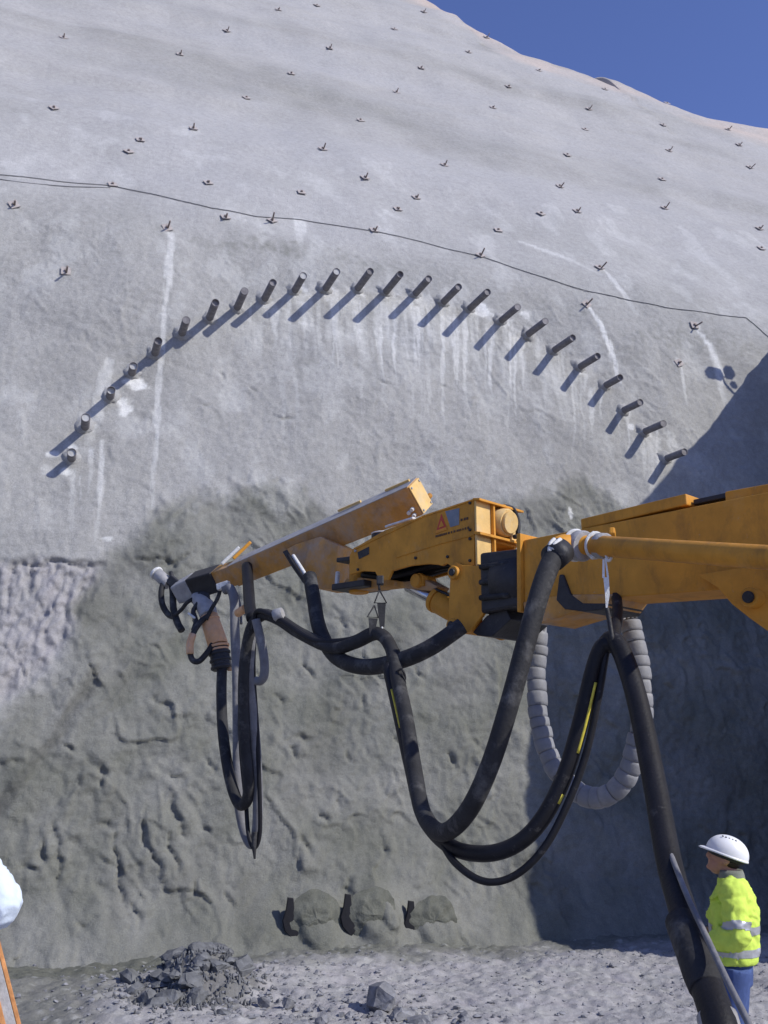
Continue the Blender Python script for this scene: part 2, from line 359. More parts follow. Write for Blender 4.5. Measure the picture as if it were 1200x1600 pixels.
def disp(u, z):
    fresh, raw = masks(u, z)
    up = ss(10.6, 12.6, z); top = ss(12.0, 16.0, z)
    wu = u + 0.35 * fbm(u * 0.8, z * 0.8, 3, 1); wz = z + 0.35 * fbm(u * 0.8, z * 0.8, 3, 5)
    big = 0.16 * fbm(u * 0.28, z * 0.30, 3, 9)
    bench = top * (0.30 * pn(u * 0.04 + 3, z * 0.42 + 0.25 * pn(u * 0.15, z * 0.1, 3), 13) + 0.10 * fbm(u * 0.10, z * 1.1, 2, 15)) * 0.75
    bill = np.abs(fbm(wu * 1.25, wz * 1.0, 2, 21)) ; bill2 = np.abs(fbm(wu * 3.1, wz * 2.3, 2, 27))
    gate = ss(-0.35, 0.45, fbm(u * 0.5, z * 0.5, 2, 33))
    amp = 0.028 + 0.058 * fresh * (1 - ss(6.0, 9.0, z)) ; amp = amp * (1 - 0.62 * up)
    lump = amp * (0.75 * bill + 0.34 * bill2 * gate)
    fine = (0.009 + 0.005 * fresh) * fbm(u * 9, z * 9, 4, 51, 0.62) * (1 - 0.55 * up)
    strings = raw * (0.075 * np.abs(fbm(u * 5.5 + 0.8 * fbm(u * 2, z * 2, 2, 71), z * 1.5, 3, 73)) + 0.045 * fbm(u * 8, z * 5, 3, 77) - 0.07)
    # torn ledges: the skin steps out along ragged lines that run down to the right
    ra = u * 0.8 + z * 0.55; rb = z * 0.8 - u * 0.5
    ragged = 0.10 * fbm(u * 4.5, z * 4.5, 3, 83)
    n1 = fbm(ra * 1.15, rb * 0.75, 2, 81) + ragged; n2 = fbm(ra * 2.6 + 7, rb * 1.5, 2, 87) + ragged
    g1 = ss(0.0, 0.5, fbm(u * 0.8 + 4, z * 0.8, 2, 89)); g2 = ss(0.05, 0.5, fbm(u * 1.1, z * 1.1 + 9, 2, 93))
    st = 0.35 + 0.7 * fresh
    sharp = -(1 - 0.9 * up) * st * (0.045 * g1 * ss(-0.025, 0.025, n1) * ss(0.5, 0.05, n1) + 0.030 * g2 * ss(-0.03, 0.03, n2) * ss(0.45, 0.05, n2))
    knob = 0
    if np.min(z) < 2.0:
        for a, b, hgt in KNOBS:
            kd = np.hypot(u - a, (z - b) * 1.05) + 0.05 * fbm(u * 2.5, z * 2.5, 3, 95); ang = np.clip((a - u) / 0.3, 0, 1)
            knob = knob + hgt * ss(0.46 - 0.13 * ang, 0.14 + 0.06 * ang, kd)
    return knob + big * (1 - 0.3 * up) + bench + lump + fine + strings - sharp + crease_field(u, z)
def off(u, z): return base_off(z) - disp(u, z)
def wall_pt(u, z):
    o = float(off(np.array([u]), np.array([z]))[0]); return Vector(W0 + WU * u + WD * o + np.array([0, 0, z]))
def on_wall(x, y):
    u, z = uz(x, y); 
    # refine against the real relief
    r = ray(x, y); t0 = (wall_pt(u, z) - Vector(CAM)).length / np.linalg.norm(r)
    ts = t0 + np.linspace(-1.2, 1.2, 241); Pp = CAM[None] + r[None] * ts[:, None]
    f = (Pp - W0) @ WD - off((Pp - W0) @ WU, Pp[:, 2])
    i = int(np.argmax(f > 0)) if (f > 0).any() else 120
    return Vector(Pp[i])
crest_px = [(560, -60), (685, 2), (715, 25), (750, 46), (800, 68), (870, 90), (925, 104), (940, 122), (952, 131), (1040, 160), (1110, 178), (1200, 196), (1330, 225)]
cu, cz = zip(*sorted(uz(*p) for p in crest_px))
def crest(u): return np.interp(u, np.concatenate([[-60, 2], cu, [60]]), np.concatenate([[44, 40], cz, [24]]))

def grow(a, b, s0, s1):
    """coordinates from a towards b with steps growing from s0 to s1"""
    out = [a]; s = s0; sg = 1 if b > a else -1
    while (b - out[-1]) * sg > 0: out.append(out[-1] + sg * s); s = min(s * 1.12, s1)
    return out
def make_slope():
    us = np.array(grow(-6.6, -70, 0.03, 4)[::-1][:-1] + list(np.arange(-6.6, 7.6, 0.0265)) + grow(7.6, 15, 0.03, 0.06) + grow(15.06, 90, 0.08, 4))
    zl = np.concatenate([[-1.5, -0.6], np.arange(-0.4, 12.6, 0.0265)])
    fr = np.linspace(0, 1, 330)[1:]
    Z = []; U, _ = np.meshgrid(us, zl); Zl = np.repeat(zl[:, None], len(us), 1)
    zc = crest(us) + 0.10 * fbm(us * 0.9, us * 0, 3, 91)
    Zu = 12.6 + (zc - 12.6)[None] * fr[:, None]
    Zt = np.concatenate([Zl, Zu]); Ut = np.repeat(us[None], Zt.shape[0], 0)
    O = np.empty_like(Zt)
    for i in range(0, Zt.shape[0], 60): O[i:i + 60] = off(Ut[i:i + 60], Zt[i:i + 60])
    # rounded crest, then the hilltop falling away behind it
    e = np.clip((fr - 0.93) / 0.07, 0, 1)
    O[len(zl):] += (e ** 2)[:, None] * 1.2
    bo = np.array([0.3, 0.8, 1.6, 3, 6, 12, 25, 60, 140, 260]); bz = np.array([0.03, 0.05, 0.05, -.1, -.6, -2.2, -5, -9, -14, -26])
    Zb = Zt[-1][None] + bz[:, None]; Ob = O[-1][None] + bo[:, None]
    Zt = np.concatenate([Zt, Zb]); O = np.concatenate([O, Ob]); Ut = np.repeat(us[None], Zt.shape[0], 0)
    P = W0[None, None] + Ut[..., None] * WU + O[..., None] * WD; P[..., 2] += Zt
    nr, nc = Zt.shape
    me = bpy.data.meshes.new('shotcrete_slope')
    me.vertices.add(nr * nc); me.vertices.foreach_set('co', P.reshape(-1).astype(np.float32))
    idx = np.arange(nr * nc).reshape(nr, nc)
    q = np.stack([idx[:-1, :-1], idx[:-1, 1:], idx[1:, 1:], idx[1:, :-1]], -1).reshape(-1, 4)
    me.loops.add(q.size); me.loops.foreach_set('vertex_index', q.reshape(-1).astype(np.int32))
    me.polygons.add(len(q)); me.polygons.foreach_set('loop_start', (np.arange(len(q)) * 4).astype(np.int32))
    me.polygons.foreach_set('use_smooth', np.ones(len(q), bool)); me.update(); me.validate()
    u = Ut.reshape(-1); z = Zt.reshape(-1)
    fresh, raw = np.zeros(u.shape), np.zeros(u.shape)
    low = z < 13
    fresh[low], raw[low] = masks(u[low], z[low])
    white = stains(u, z)
    big = fbm(u * 0.16, z * 0.2, 3, 101)
    wet = fresh * (0.80 + 0.2 * fbm(u * 1.1, z * 1.1, 3, 103))
    # damp blotches along the shoulder above the arch
    for x, y, rx, ry, k in ((440, 385, 1.1, 0.35, .55), (350, 385, .8, .2, .4), (560, 410, .9, .25, .4), (1060, 530, 1.6, .45, .5), (880, 480, 1.0, .25, .35), (900, 770, .8, .5, .5), (1160, 540, 1.2, .5, .4)):
        a, b = uz(x, y); d = np.hypot((u - a) / rx, (z - b) / ry) + 0.5 * fbm(u * 2.2, z * 2.2, 3, 107)
        wet = np.maximum(wet, k * ss(1.15, 0.5, d) * (0.6 + 0.5 * fbm(u * 6, z * 6, 3, 109)))
    wet = np.maximum(wet, ss(12, 14, z) * np.clip(0.27 * fbm(u * 0.06 + 4, z * 0.33 + 0.02 * u, 4, 221) + 0.10 * fbm(u * 0.7, z * 0.5, 3, 223), 0, 0.4))
    wet = np.maximum(wet, np.clip(0.30 * fbm(u * 0.8, z * 0.8, 4, 225), 0, .25) * (1 - ss(11, 13, z)))
    wet = np.maximum(wet, 0.18 * (1 - ss(11.0, 12.8, z + 0.5 * fbm(u * .5, z * .5, 2, 111))))
    pale = ss(11.4, 13.5, z + 0.5 * fbm(u * .5, z * .5, 2, 111)) * np.clip(0.45 + 0.75 * fbm(u * 0.075 + 0.03 * z, z * 0.42, 4, 113) + 0.25 * fbm(u * 0.5, z * 0.6, 4, 115), 0, 1)
    tan = ss(0.74, 0.92, (z - 12.6) / (np.interp(u, us, zc) - 12.6) + 0.06 * fbm(u * .2, z * .3, 3, 117) + 0.10 * ss(8, -4, u) * 0) * np.clip(0.8 + 0.3 * big, 0, 1)
    tan = np.maximum(tan, 0.06 * ss(13, 20, z))
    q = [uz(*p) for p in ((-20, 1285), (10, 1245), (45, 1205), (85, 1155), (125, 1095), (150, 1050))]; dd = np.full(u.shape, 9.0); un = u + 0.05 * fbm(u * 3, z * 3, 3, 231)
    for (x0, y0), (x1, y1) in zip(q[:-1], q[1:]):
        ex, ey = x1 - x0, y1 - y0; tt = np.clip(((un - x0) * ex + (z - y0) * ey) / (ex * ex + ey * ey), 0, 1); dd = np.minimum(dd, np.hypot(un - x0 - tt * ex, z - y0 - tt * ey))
    dark = 0.75 * ss(0.13, 0.03, dd) * (0.8 + 0.3 * fbm(u * 2, z * 2, 2, 233))  # diagonal band low on the left: a cast shadow painted into the colour
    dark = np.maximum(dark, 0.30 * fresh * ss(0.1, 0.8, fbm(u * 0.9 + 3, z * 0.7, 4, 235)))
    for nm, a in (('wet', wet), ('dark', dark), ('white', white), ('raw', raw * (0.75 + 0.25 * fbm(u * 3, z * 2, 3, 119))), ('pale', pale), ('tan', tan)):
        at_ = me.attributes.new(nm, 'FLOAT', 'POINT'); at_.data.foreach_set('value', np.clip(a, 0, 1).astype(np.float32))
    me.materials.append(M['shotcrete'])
    o = bpy.data.objects.new('shotcrete_slope', me); C.objects.link(o); tag(o, kind='structure')
    return o
PIPES = [(114, 707, 112, 717), (140, 653, 133, 668), (175, 610, 172, 621), (210, 572, 206, 584), (249, 533, 242, 553), (291, 500, 284, 522), (338, 473, 327, 498), (383, 455, 370, 482), (430, 443, 413, 468), (473, 430, 460, 455), (526, 424, 508, 452), (578, 423, 558, 452), (624, 427, 602, 457), (670, 435, 648, 460), (717, 448, 692, 473), (763, 457, 733, 483), (808, 478, 782, 502), (852, 501, 824, 523), (895, 527, 865, 548), (934, 556, 905, 574), (969, 589, 945, 603), (1000, 627, 973, 642), (1038, 664, 1006, 675), (1070, 706, 1040, 717)]
def stains(u, z):
    """runs of pale grout and lime below the pipes and bolts: shapes of their own on the face"""
    W = np.zeros(u.shape)
    lo = (z < 16) & (z > 2) & (u > -9) & (u < 12); uu, zz = u[lo], z[lo]; acc = np.zeros(uu.shape)
    grain = fbm(uu * 5, zz * 1.2, 3, 131); grain2 = fbm(uu * 16, zz * 2.0, 3, 137); gb = fbm(uu * 6, zz * 6, 4, 139)
    rn = random.Random(5)
    def run(pts, wds, k):
        nonlocal acc
        q = [uz(*p) for p in pts]
        for i in range(len(q) - 1):
            (x0, y0), (x1, y1) = q[i], q[i + 1]
            r0, r1 = wds[min(i, len(wds) - 1)] * 0.0095, wds[min(i + 1, len(wds) - 1)] * 0.0095
            sel = (uu > min(x0, x1) - 2 * max(r0, r1)) & (uu < max(x0, x1) + 2 * max(r0, r1)) & (zz > min(y0, y1) - 1.5 * max(r0, r1)) & (zz < max(y0, y1) + 1.5 * max(r0, r1))
            if not sel.any(): continue
            a = uu[sel] + 0.035 * grain[sel]; b = zz[sel]; dx, dy = x1 - x0, y1 - y0
            t = np.clip(((a - x0) * dx + (b - y0) * dy) / (dx * dx + dy * dy + 1e-9), 0, 1)
            d = np.hypot(a - x0 - t * dx, b - y0 - t * dy) / (r0 + (r1 - r0) * t)
            f0 = k if i else k; fade = 1.0 if i < len(q) - 2 else (1 - 0.75 * t)
            acc[sel] = np.maximum(acc[sel], f0 * fade * ss(1.0, 0.45, d + 0.35 * grain2[sel]))
    def blob(x, y, r, k, ry=None):
        nonlocal acc
        a, b = uz(x, y); r *= 0.0105; ry = r if ry is None else ry * 0.0105
        d = np.hypot((uu - a) / r, (zz - b) / ry) + 0.45 * gb
        acc = np.maximum(acc, k * ss(1.05, 0.6, d))
    run([(267, 365), (262, 430), (258, 480), (250, 590), (244, 680), (236, 795)], [9, 10, 5, 7, 6, 5], 0.55)
    run([(172, 560), (160, 610), (148, 650), (136, 700)], [9, 16, 14, 8], 0.42)
    run([(160, 690), (156, 770), (150, 850)], [7, 6, 4], 0.55)
    run([(142, 700), (140, 775)], [3, 2], 0.5); run([(112, 735), (112, 830)], [5, 4], 0.4); run([(125, 745), (126, 800)], [2, 2], 0.4)
    for b in ((214, 597, 19, 1.0, 15), (195, 633, 13, 0.95, 18), (112, 700, 9, 0.9), (84, 708, 9, .7, 6), (103, 738, 9, .8), (165, 843, 12, .7, 4), (136, 668, 8, .7), (752, 487, 24, .95, 16), (820, 492, 12, .7), (700, 478, 12, .45), (660, 470, 14, .45), (510, 462, 10, .55), (420, 473, 9, .6), (470, 462, 9, .5), (985, 667, 9, .95, 7), (1020, 690, 16, .4), (1060, 568, 14, .5, 12), (1086, 510, 12, .6), (890, 803, 6, .8, 12), (75, 735, 14, .3), (1048, 690, 18, .45), (700, 462, 20, .3)): blob(*b)
    for i, (tx, ty, x, y) in enumerate(PIPES):
        if 8 <= i <= 22:
            blob(x + 4, y + 4, rn.uniform(7, 12), rn.uniform(0.45, 0.8))
            for k in range(rn.choice((3, 4, 5))):
                dx = rn.uniform(-24, 22); L = rn.uniform(35, 150) * (1.0 if 9 < i < 20 else 0.6)
                run([(x + dx, y + rn.uniform(-2, 14)), (x + dx + rn.uniform(-2, 2), y + L * 0.5), (x + dx + rn.uniform(-3, 3), y + L)], [rn.uniform(2.5, 10), rn.uniform(2, 6), 1.5], rn.uniform(0.25, 0.65))
        if i in (12, 13, 14, 15, 16):
            for k in range(3):
                dx = rn.uniform(-22, 22); run([(x + dx, y + 20), (x + dx, y + 90), (x + dx + 2, y + rn.uniform(120, 170))], [5, 4, 2], rn.uniform(0.5, 0.75))
    run([(917, 482), (936, 515), (950, 545), (962, 590), (975, 612)], [5, 9, 10, 7, 3], 0.85)
    run([(941, 425), (965, 455), (995, 495)], [5, 12, 6], 0.6)
    run([(1086, 514), (1108, 540), (1125, 575), (1137, 632)], [5, 11, 14, 6], 0.85)
    run([(1062, 575), (1066, 605), (1072, 640)], [4, 7, 3], 0.5)
    run([(1016, 690), (1016, 790)], [7, 5], 0.45); run([(1026, 690), (1028, 740)], [4, 2], 0.6)
    run([(810, 378), (870, 400), (935, 432)], [6, 14, 5], 0.5); run([(470, 345), (472, 388)], [20, 3], 0.55)
    run([(600, 330), (640, 345)], [12, 5], 0.4)
    cu_, cz_ = zip(*sorted(uz(p[2], p[3]) for p in PIPES))
    below = np.interp(uu, cu_, cz_) - zz + 0.25 * gb
    band = ss(-0.15, 0.15, below) * ss(2.3, 0.5, below) * ss(-2.6, -0.6, uu) * ss(5.2, 3.6, uu)
    vert = fbm(uu * 3.2, zz * 0.35, 3, 211); vert2 = fbm(uu * 9, zz * 0.6, 3, 213); blot = fbm(uu * 2.4, zz * 2.4, 4, 217)
    acc = np.maximum(acc, band * np.clip(0.22 + 0.42 * vert + 0.28 * vert2 + 0.30 * blot, 0, 0.75))
    acc = np.maximum(acc, 0.22 * ss(0.15, 0.7, fbm(uu * 1.3, zz * 0.9, 4, 219)) * (zz > 5.5))
    for k in range(26):
        x = rn.uniform(440, 900); y = rn.uniform(520, 600); run([(x, y), (x + 1, y + 60), (x + 2, y + rn.uniform(90, 150))], [rn.uniform(3, 8), 4, 2], rn.uniform(0.12, 0.3))
    W[lo] = acc
    return W
make_slope()

# side spur of the cutting, to the right: its shade falls across the face
def make_spur():
    zk = np.array([-0.8, 1.8, 5.8, 8.6, 10.9, 11.35]); ua = np.array([4.35, 5.25, 6.85, 7.85, 8.75, 9.2]); ub = np.array([6.6, 7.2, 8.1, 8.9, 9.4, 9.9])
    top_u = [1.5, 4, 9, 20, 45]; top_z = [0.35, 0.8, 1.6, 3.0, 5.0]
    zz = np.arange(-0.8, 11.36, 0.12)
    D = np.concatenate([np.arange(5.0, -4.2, -0.12)])
    rows = []
    for d in D:
        t = (5 - d) / 5 if d > 0 else 1 + (-d) / 12
        uu = np.interp(zz, zk, ua) * (1 - t) + np.interp(zz, zk, ub) * t
        ue = np.concatenate([uu, uu[-1] + np.array(top_u)]); ze = np.concatenate([zz, zz[-1] + np.array(top_z)])
        rows.append((ue, ze, np.full(ue.shape, d)))
    # near end face, battered back into the hill to the right
    for k, s in enumerate((0.15, 0.5, 1.2, 2.5, 5, 10, 22)):
        uu = np.interp(zz, zk, ua); ue = np.concatenate([uu, uu[-1] + np.array(top_u)]) + s; ze = np.concatenate([zz, zz[-1] + np.array(top_z)])
        rows.insert(0, (ue, ze, np.full(ue.shape, 5.0) - 0.25 * min(s, 1.2) - 0.06 * s))
    Um = np.array([r[0] for r in rows]); Zm = np.array([r[1] for r in rows]); Dm = np.array([r[2] for r in rows])
    Um = Um + 0.10 * fbm(Dm * .9, Zm * .9, 4, 141); Dm = Dm + 0.10 * fbm(Um * .9, Zm * .9, 4, 147) * (Dm > 3)
    P = W0[None, None] + Um[..., None] * WU - Dm[..., None] * WD; P[..., 2] += Zm
    nr, nc = Zm.shape; idx = np.arange(nr * nc).reshape(nr, nc)
    q = np.stack([idx[:-1, :-1], idx[:-1, 1:], idx[1:, 1:], idx[1:, :-1]], -1).reshape(-1, 4)
    o = mesh('side_slope', P.reshape(-1, 3).tolist(), q.tolist(), M['shotcrete_plain'], None, True); tag(o, kind='structure')
make_spur()

# ------------------------------------------------------------------ ground
def gh(x, y):
    x = np.asarray(x, float); y = np.asarray(y, float)
    h = 0.55 * ss(6.7, 4.7, y - 0.25 * np.clip(x - 3, 0, 4)) * ss(5.0, 3.0, x)
    near = ss(60, 20, np.hypot(x, y))
    h = h + near * (0.07 * fbm(x * 0.6, y * 0.6, 3, 151) + 0.032 * np.abs(fbm(x * 2.2, y * 2.2, 3, 157)) + 0.022 * fbm(x * 7, y * 7, 4, 163, 0.6))
    hx, hy = -1.92, 11.0
    e = np.hypot((x - hx) / 0.75, (y - hy) / 0.75) + 0.25 * fbm(x * 2, y * 2, 3, 167)
    h = h + 0.29 * ss(0.95, 0.15, e) + 0.06 * ss(2.4, 0.9, e) - 0.12 * ss(0.28, 0.05, np.hypot(x + 2.1, y - 10.6))
    return h
def make_ground():
    xs = np.array(grow(-5, -400, 0.05, 30)[::-1][:-1] + list(np.arange(-5, 6.5, 0.028)) + grow(6.5, 400, 0.05, 30))
    ys = np.array(grow(9.0, -300, 0.04, 30)[::-1][:-1] + list(np.arange(9.0, 15.5, 0.028)) + grow(15.5, 400, 0.1, 30))
    X, Y = np.meshgrid(xs, ys); Z = gh(X, Y)
    nr, nc = X.shape; idx = np.arange(nr * nc).reshape(nr, nc)
    me = bpy.data.meshes.new('ground'); me.vertices.add(nr * nc)
    me.vertices.foreach_set('co', np.stack([X, Y, Z], -1).reshape(-1).astype(np.float32))
    q = np.stack([idx[:-1, :-1], idx[:-1, 1:], idx[1:, 1:], idx[1:, :-1]], -1).reshape(-1, 4)
    me.loops.add(q.size); me.loops.foreach_set('vertex_index', q.reshape(-1).astype(np.int32))
    me.polygons.add(len(q)); me.polygons.foreach_set('loop_start', (np.arange(len(q)) * 4).astype(np.int32))
    me.polygons.foreach_set('use_smooth', np.ones(len(q), bool)); me.update(); me.validate()
    x, y = X.reshape(-1), Y.reshape(-1)
    # smooth damp rebound lies along the foot of the face and at the left
    dwall = (x * WD[0] + (y - 13.84) * WD[1])
    wet = 0.95 * ss(-1.7, -0.35, dwall + 0.45 * fbm(x * 1.2, y * 1.2, 4, 171)) + 0.75 * ss(-2.3, -3.1, x + 0.3 * fbm(x * 1.5, y * 1.5, 3, 173))
    rawv = 0.5 + 0.5 * fbm(x * 3, y * 3, 4, 177)
    for nm, a in (('wet', wet), ('white', 0 * x + 0.25 * ss(0.45, 0.8, fbm(x * 9, y * 9, 3, 179))), ('raw', rawv), ('pale', 0.2 * ss(0, .6, fbm(x, y, 3, 181))), ('tan', 0 * x), ('dark', 0.7 * ss(1.0, 0.5, np.hypot((x + 1.92) / 0.75, (y - 10.8) / 0.8) + 0.3 * fbm(x * 3, y * 3, 3, 241)))):
        at_ = me.attributes.new(nm, 'FLOAT', 'POINT'); at_.data.foreach_set('value', np.clip(a, 0, 1).astype(np.float32))
    me.materials.append(M['ground'])
    o = bpy.data.objects.new('ground', me); C.objects.link(o); tag(o, kind='structure')
make_ground()
def gz(x, y): return float(gh(np.array([x]), np.array([y]))[0])

def rock_geo(seed, n=16, sq=0.7):
    rn = random.Random(seed); bm = bmesh.new()
    for i in range(n):
        v = Vector((rn.gauss(0, 1), rn.gauss(0, 1), rn.gauss(0, 1))).normalized() * rn.uniform(0.75, 1.0)
        bm.verts.new((v.x, v.y * rn.uniform(0.8, 1), v.z * sq))
    r = bmesh.ops.convex_hull(bm, input=bm.verts[:])
    bmesh.ops.delete(bm, geom=[g for g in r['geom_interior'] if isinstance(g, bmesh.types.BMVert)], context='VERTS')
    bm.verts.index_update()
    V = np.array([v.co[:] for v in bm.verts]); Fc = [[v.index for v in f.verts] for f in bm.faces]; bm.free(); return V, Fc
ROCKS = [rock_geo(100 + i, 13 + i % 5, 0.55 + 0.06 * (i % 6)) for i in range(10)]
def rotm(rn):
    return np.array(Matrix.Rotation(rn.uniform(0, 6.28), 3, 'Z') @ Matrix.Rotation(rn.gauss(0, .35), 3, 'X') @ Matrix.Rotation(rn.gauss(0, .35), 3, 'Y'))
def gravel():
    rn = random.Random(3); V = []; Fc = []; k = 0
    def put(x, y, s):
        nonlocal k
        v, f = ROCKS[rn.randrange(10)]; p = v @ rotm(rn).T * s * np.array([1, rn.uniform(.7, 1), rn.uniform(.6, 1)]) + np.array([x, y, gz(x, y) + s * 0.15])
        V.append(p); Fc.extend([[i + k for i in q] for q in f]); k += len(v)
    n = 0
    while n < 2600:
        x = rn.uniform(-4.2, 5.2); y = rn.uniform(9.0, 13.6)
        if x * WD[0] + (y - 13.84) * WD[1] > -0.7: continue
        if x < -2.8 and rn.random() < .8: continue
        dens = 0.35 + 0.65 * ss(-.3, .5, pn(x * 1.1, y * 1.1, 191))
        if rn.random() > dens: continue
        put(x, y, min(0.05, 0.006 + rn.expovariate(1 / 0.008))); n += 1
    for i in range(420):
        a = rn.gauss(-1.9, .75); b = rn.gauss(10.8, .6); put(a, b, rn.uniform(.012, .05))
    for i in range(200):
        a = rn.gauss(-.1, .7); b = rn.gauss(10.2, .35); put(a, b, rn.uniform(.012, .05))
    o = mesh('gravel', np.concatenate(V).tolist(), Fc, M['rock']); tag(o, kind='stuff')
gravel()
def splinters():
    rn = random.Random(13); V = []; Fc = []; k = 0
    for i in range(900):
        x, y = rn.gauss(-1.9, .30), rn.gauss(10.75, .36); s = rn.uniform(.012, .045); v, f = ROCKS[rn.randrange(10)]
        p = (v * np.array([.45, .45, rn.uniform(1.0, 2.4)]) * s) @ rotm(rn).T + np.array([x, y, gz(x, y) + s * .5]); V.append(p); Fc.extend([[j + k for j in q] for q in f]); k += len(v)
    tag(mesh('rubble_splinters', np.concatenate(V).tolist(), Fc, M['rock_dark']), kind='stuff')
splinters()
def rock(name, x, y, s, seed, label, group=None, sink=0.25, squash=1.0):
    v, f = rock_geo(seed, 22, 0.75); rn = random.Random(seed)
    bm = bmesh.new(); vv = [bm.verts.new(p) for p in v]
    for q in f: bm.faces.new([vv[i] for i in q])
    bmesh.ops.subdivide_edges(bm, edges=bm.edges[:], cuts=1, use_grid_fill=True)
    for q in bm.verts: q.co += Vector((rn.gauss(0, .03), rn.gauss(0, .03), rn.gauss(0, .03)))
    rm = Matrix.Rotation(rn.uniform(0, 6.28), 3, 'Z')
    for q in bm.verts: q.co = rm @ Vector((q.co.x * s, q.co.y * s * .85, q.co.z * s * squash))
    z0 = min(q.co.z for q in bm.verts)
    for q in bm.verts: q.co.z += -z0 - sink * s
    o = from_bm(name, bm, M['rock_dark' if group and 'heap' in group else 'rock']); o.location = (x, y, gz(x, y))
    return tag(o, label, 'rock', group)
def gp(px, py):
    r = ray(px, py); p = CAM + r * (-EYE / r[2]); return p[0], p[1]
rn = random.Random(21)
x, y = gp(598, 1580); rock('rock', x, y, 0.21, 301, 'large grey boulder standing alone on the gravel with a dark shadow at its left', None, .2, 1.0)
x, y = gp(628, 1592); rock('rock', x, y, 0.17, 302, 'low flat rock in front of and right of the large lone boulder', None, .3, .6)
x, y = gp(660, 1598); rock('rock', x, y, 0.15, 303, 'low wide rock second to the right of the large lone boulder', None, .3, .55)
x, y = gp(450, 1573); rock('rock', x, y, 0.085, 304, 'small pale upright stone between the rubble heap and the large lone boulder', None, .2, 1.3)
x, y = gp(412, 1570); rock('rock', x, y, 0.09, 305, 'small pale stone at the right foot of the rubble heap', None, .2, 1.1)
for i in range(84):
    a = rn.gauss(-1.88, .25); b = rn.gauss(10.74, .34)
    rock('rock', a, b, rn.choice((.04, .05, .06, .08, .10, .14, .18)), 400 + i, 'grey broken rock lying in the rubble heap at the foot of the sprayed wall', 'broken rocks of the rubble heap', .3, rn.uniform(.5, .9))
for i in range(18):
    a, b = gp(rn.uniform(430, 760), rn.uniform(1585, 1606)); rock('rock', a, b, rn.uniform(.04, .09), 500 + i, 'fist sized grey rock on the gravel along the near ground around the lone boulder', 'loose rocks near the lone boulder', .3, rn.uniform(.5, .9))

# sprayed-over stubs at the foot of the face
def stub(px, py, rad, dep, label, seed):
    c = on_wall(px, py); d = Vector(WD); u = Vector(WU); up = Vector((0, 0, 1))
    t = thing('sprayed_stub', label, 'concrete stub', c, 'sprayed stubs in a row at the wall foot')
    V, Fc = [], []; nr, ns = 16, 48
    prof = [(1.7, 0.5), (1.45, 0.12), (1.25, -0.12), (1.12, -0.36), (1.02, -0.6), (0.93, -0.78), (0.82, -0.92), (0.68, -1.03), (0.5, -1.1), (0.3, -1.14), (0.12, -1.15), (0.0, -1.15)]
    for i, (r_, q) in enumerate(prof):
        for k in range(ns):
            a = 2 * math.pi * k / ns
            j = 1 + 0.09 * float(pn(math.cos(a) * 1.1 + seed * 3.3, math.sin(a) * 1.1 + q * .6)) + 0.05 * float(pn(math.cos(a) * 3 + seed, math.sin(a) * 3 + q * 2)) + 0.02 * float(pn(math.cos(a) * 6 + seed, math.sin(a) * 6 + q * 5))
            V.append(c + (u * math.cos(a) + up * math.sin(a) * .95) * rad * r_ * j + d * (q * dep + 0.025 * float(pn(math.cos(a) * r_ * 1.7, math.sin(a) * r_ * 1.7, seed)) + 0.012 * float(pn(math.cos(a) * r_ * 8, math.sin(a) * r_ * 8, seed))))
    for i in range(len(prof) - 1):
        for k in range(ns): Fc.append([i * ns + k, i * ns + (k + 1) % ns, (i + 1) * ns + (k + 1) % ns, (i + 1) * ns + k])
    mesh('stub_body', V, Fc, M['shotcrete_damp'], t, True)
    e = c - u * (rad * 1.62) + d * 0.06
    plate('shade_plate', [e + up * 0.25 - u * 0.03, e + up * 0.24 + u * 0.04, e + u * 0.06 + up * 0.05, e + u * 0.05 - up * .03, e + u * 0.12 - up * 0.18, e + u * .05 - up * 0.26, e - u * 0.06 - up * .14, e - u * .09 - up * .02, e - u * .05 + up * .10], -d * 0.05, M['rubber'], t, 0.006)  # black sheet standing in for the shade in the hollow left of the stub
    return t
stub(493, 1434, 0.20, 0.045, 'leftmost of the three round sprayed-over stubs at the foot of the wall', 1)
stub(582, 1428, 0.20, 0.05, 'middle one of the three round sprayed-over stubs at the foot of the wall', 2)
stub(678, 1438, 0.19, 0.03, 'rightmost and flattest of the three round sprayed-over stubs at the wall foot', 3)

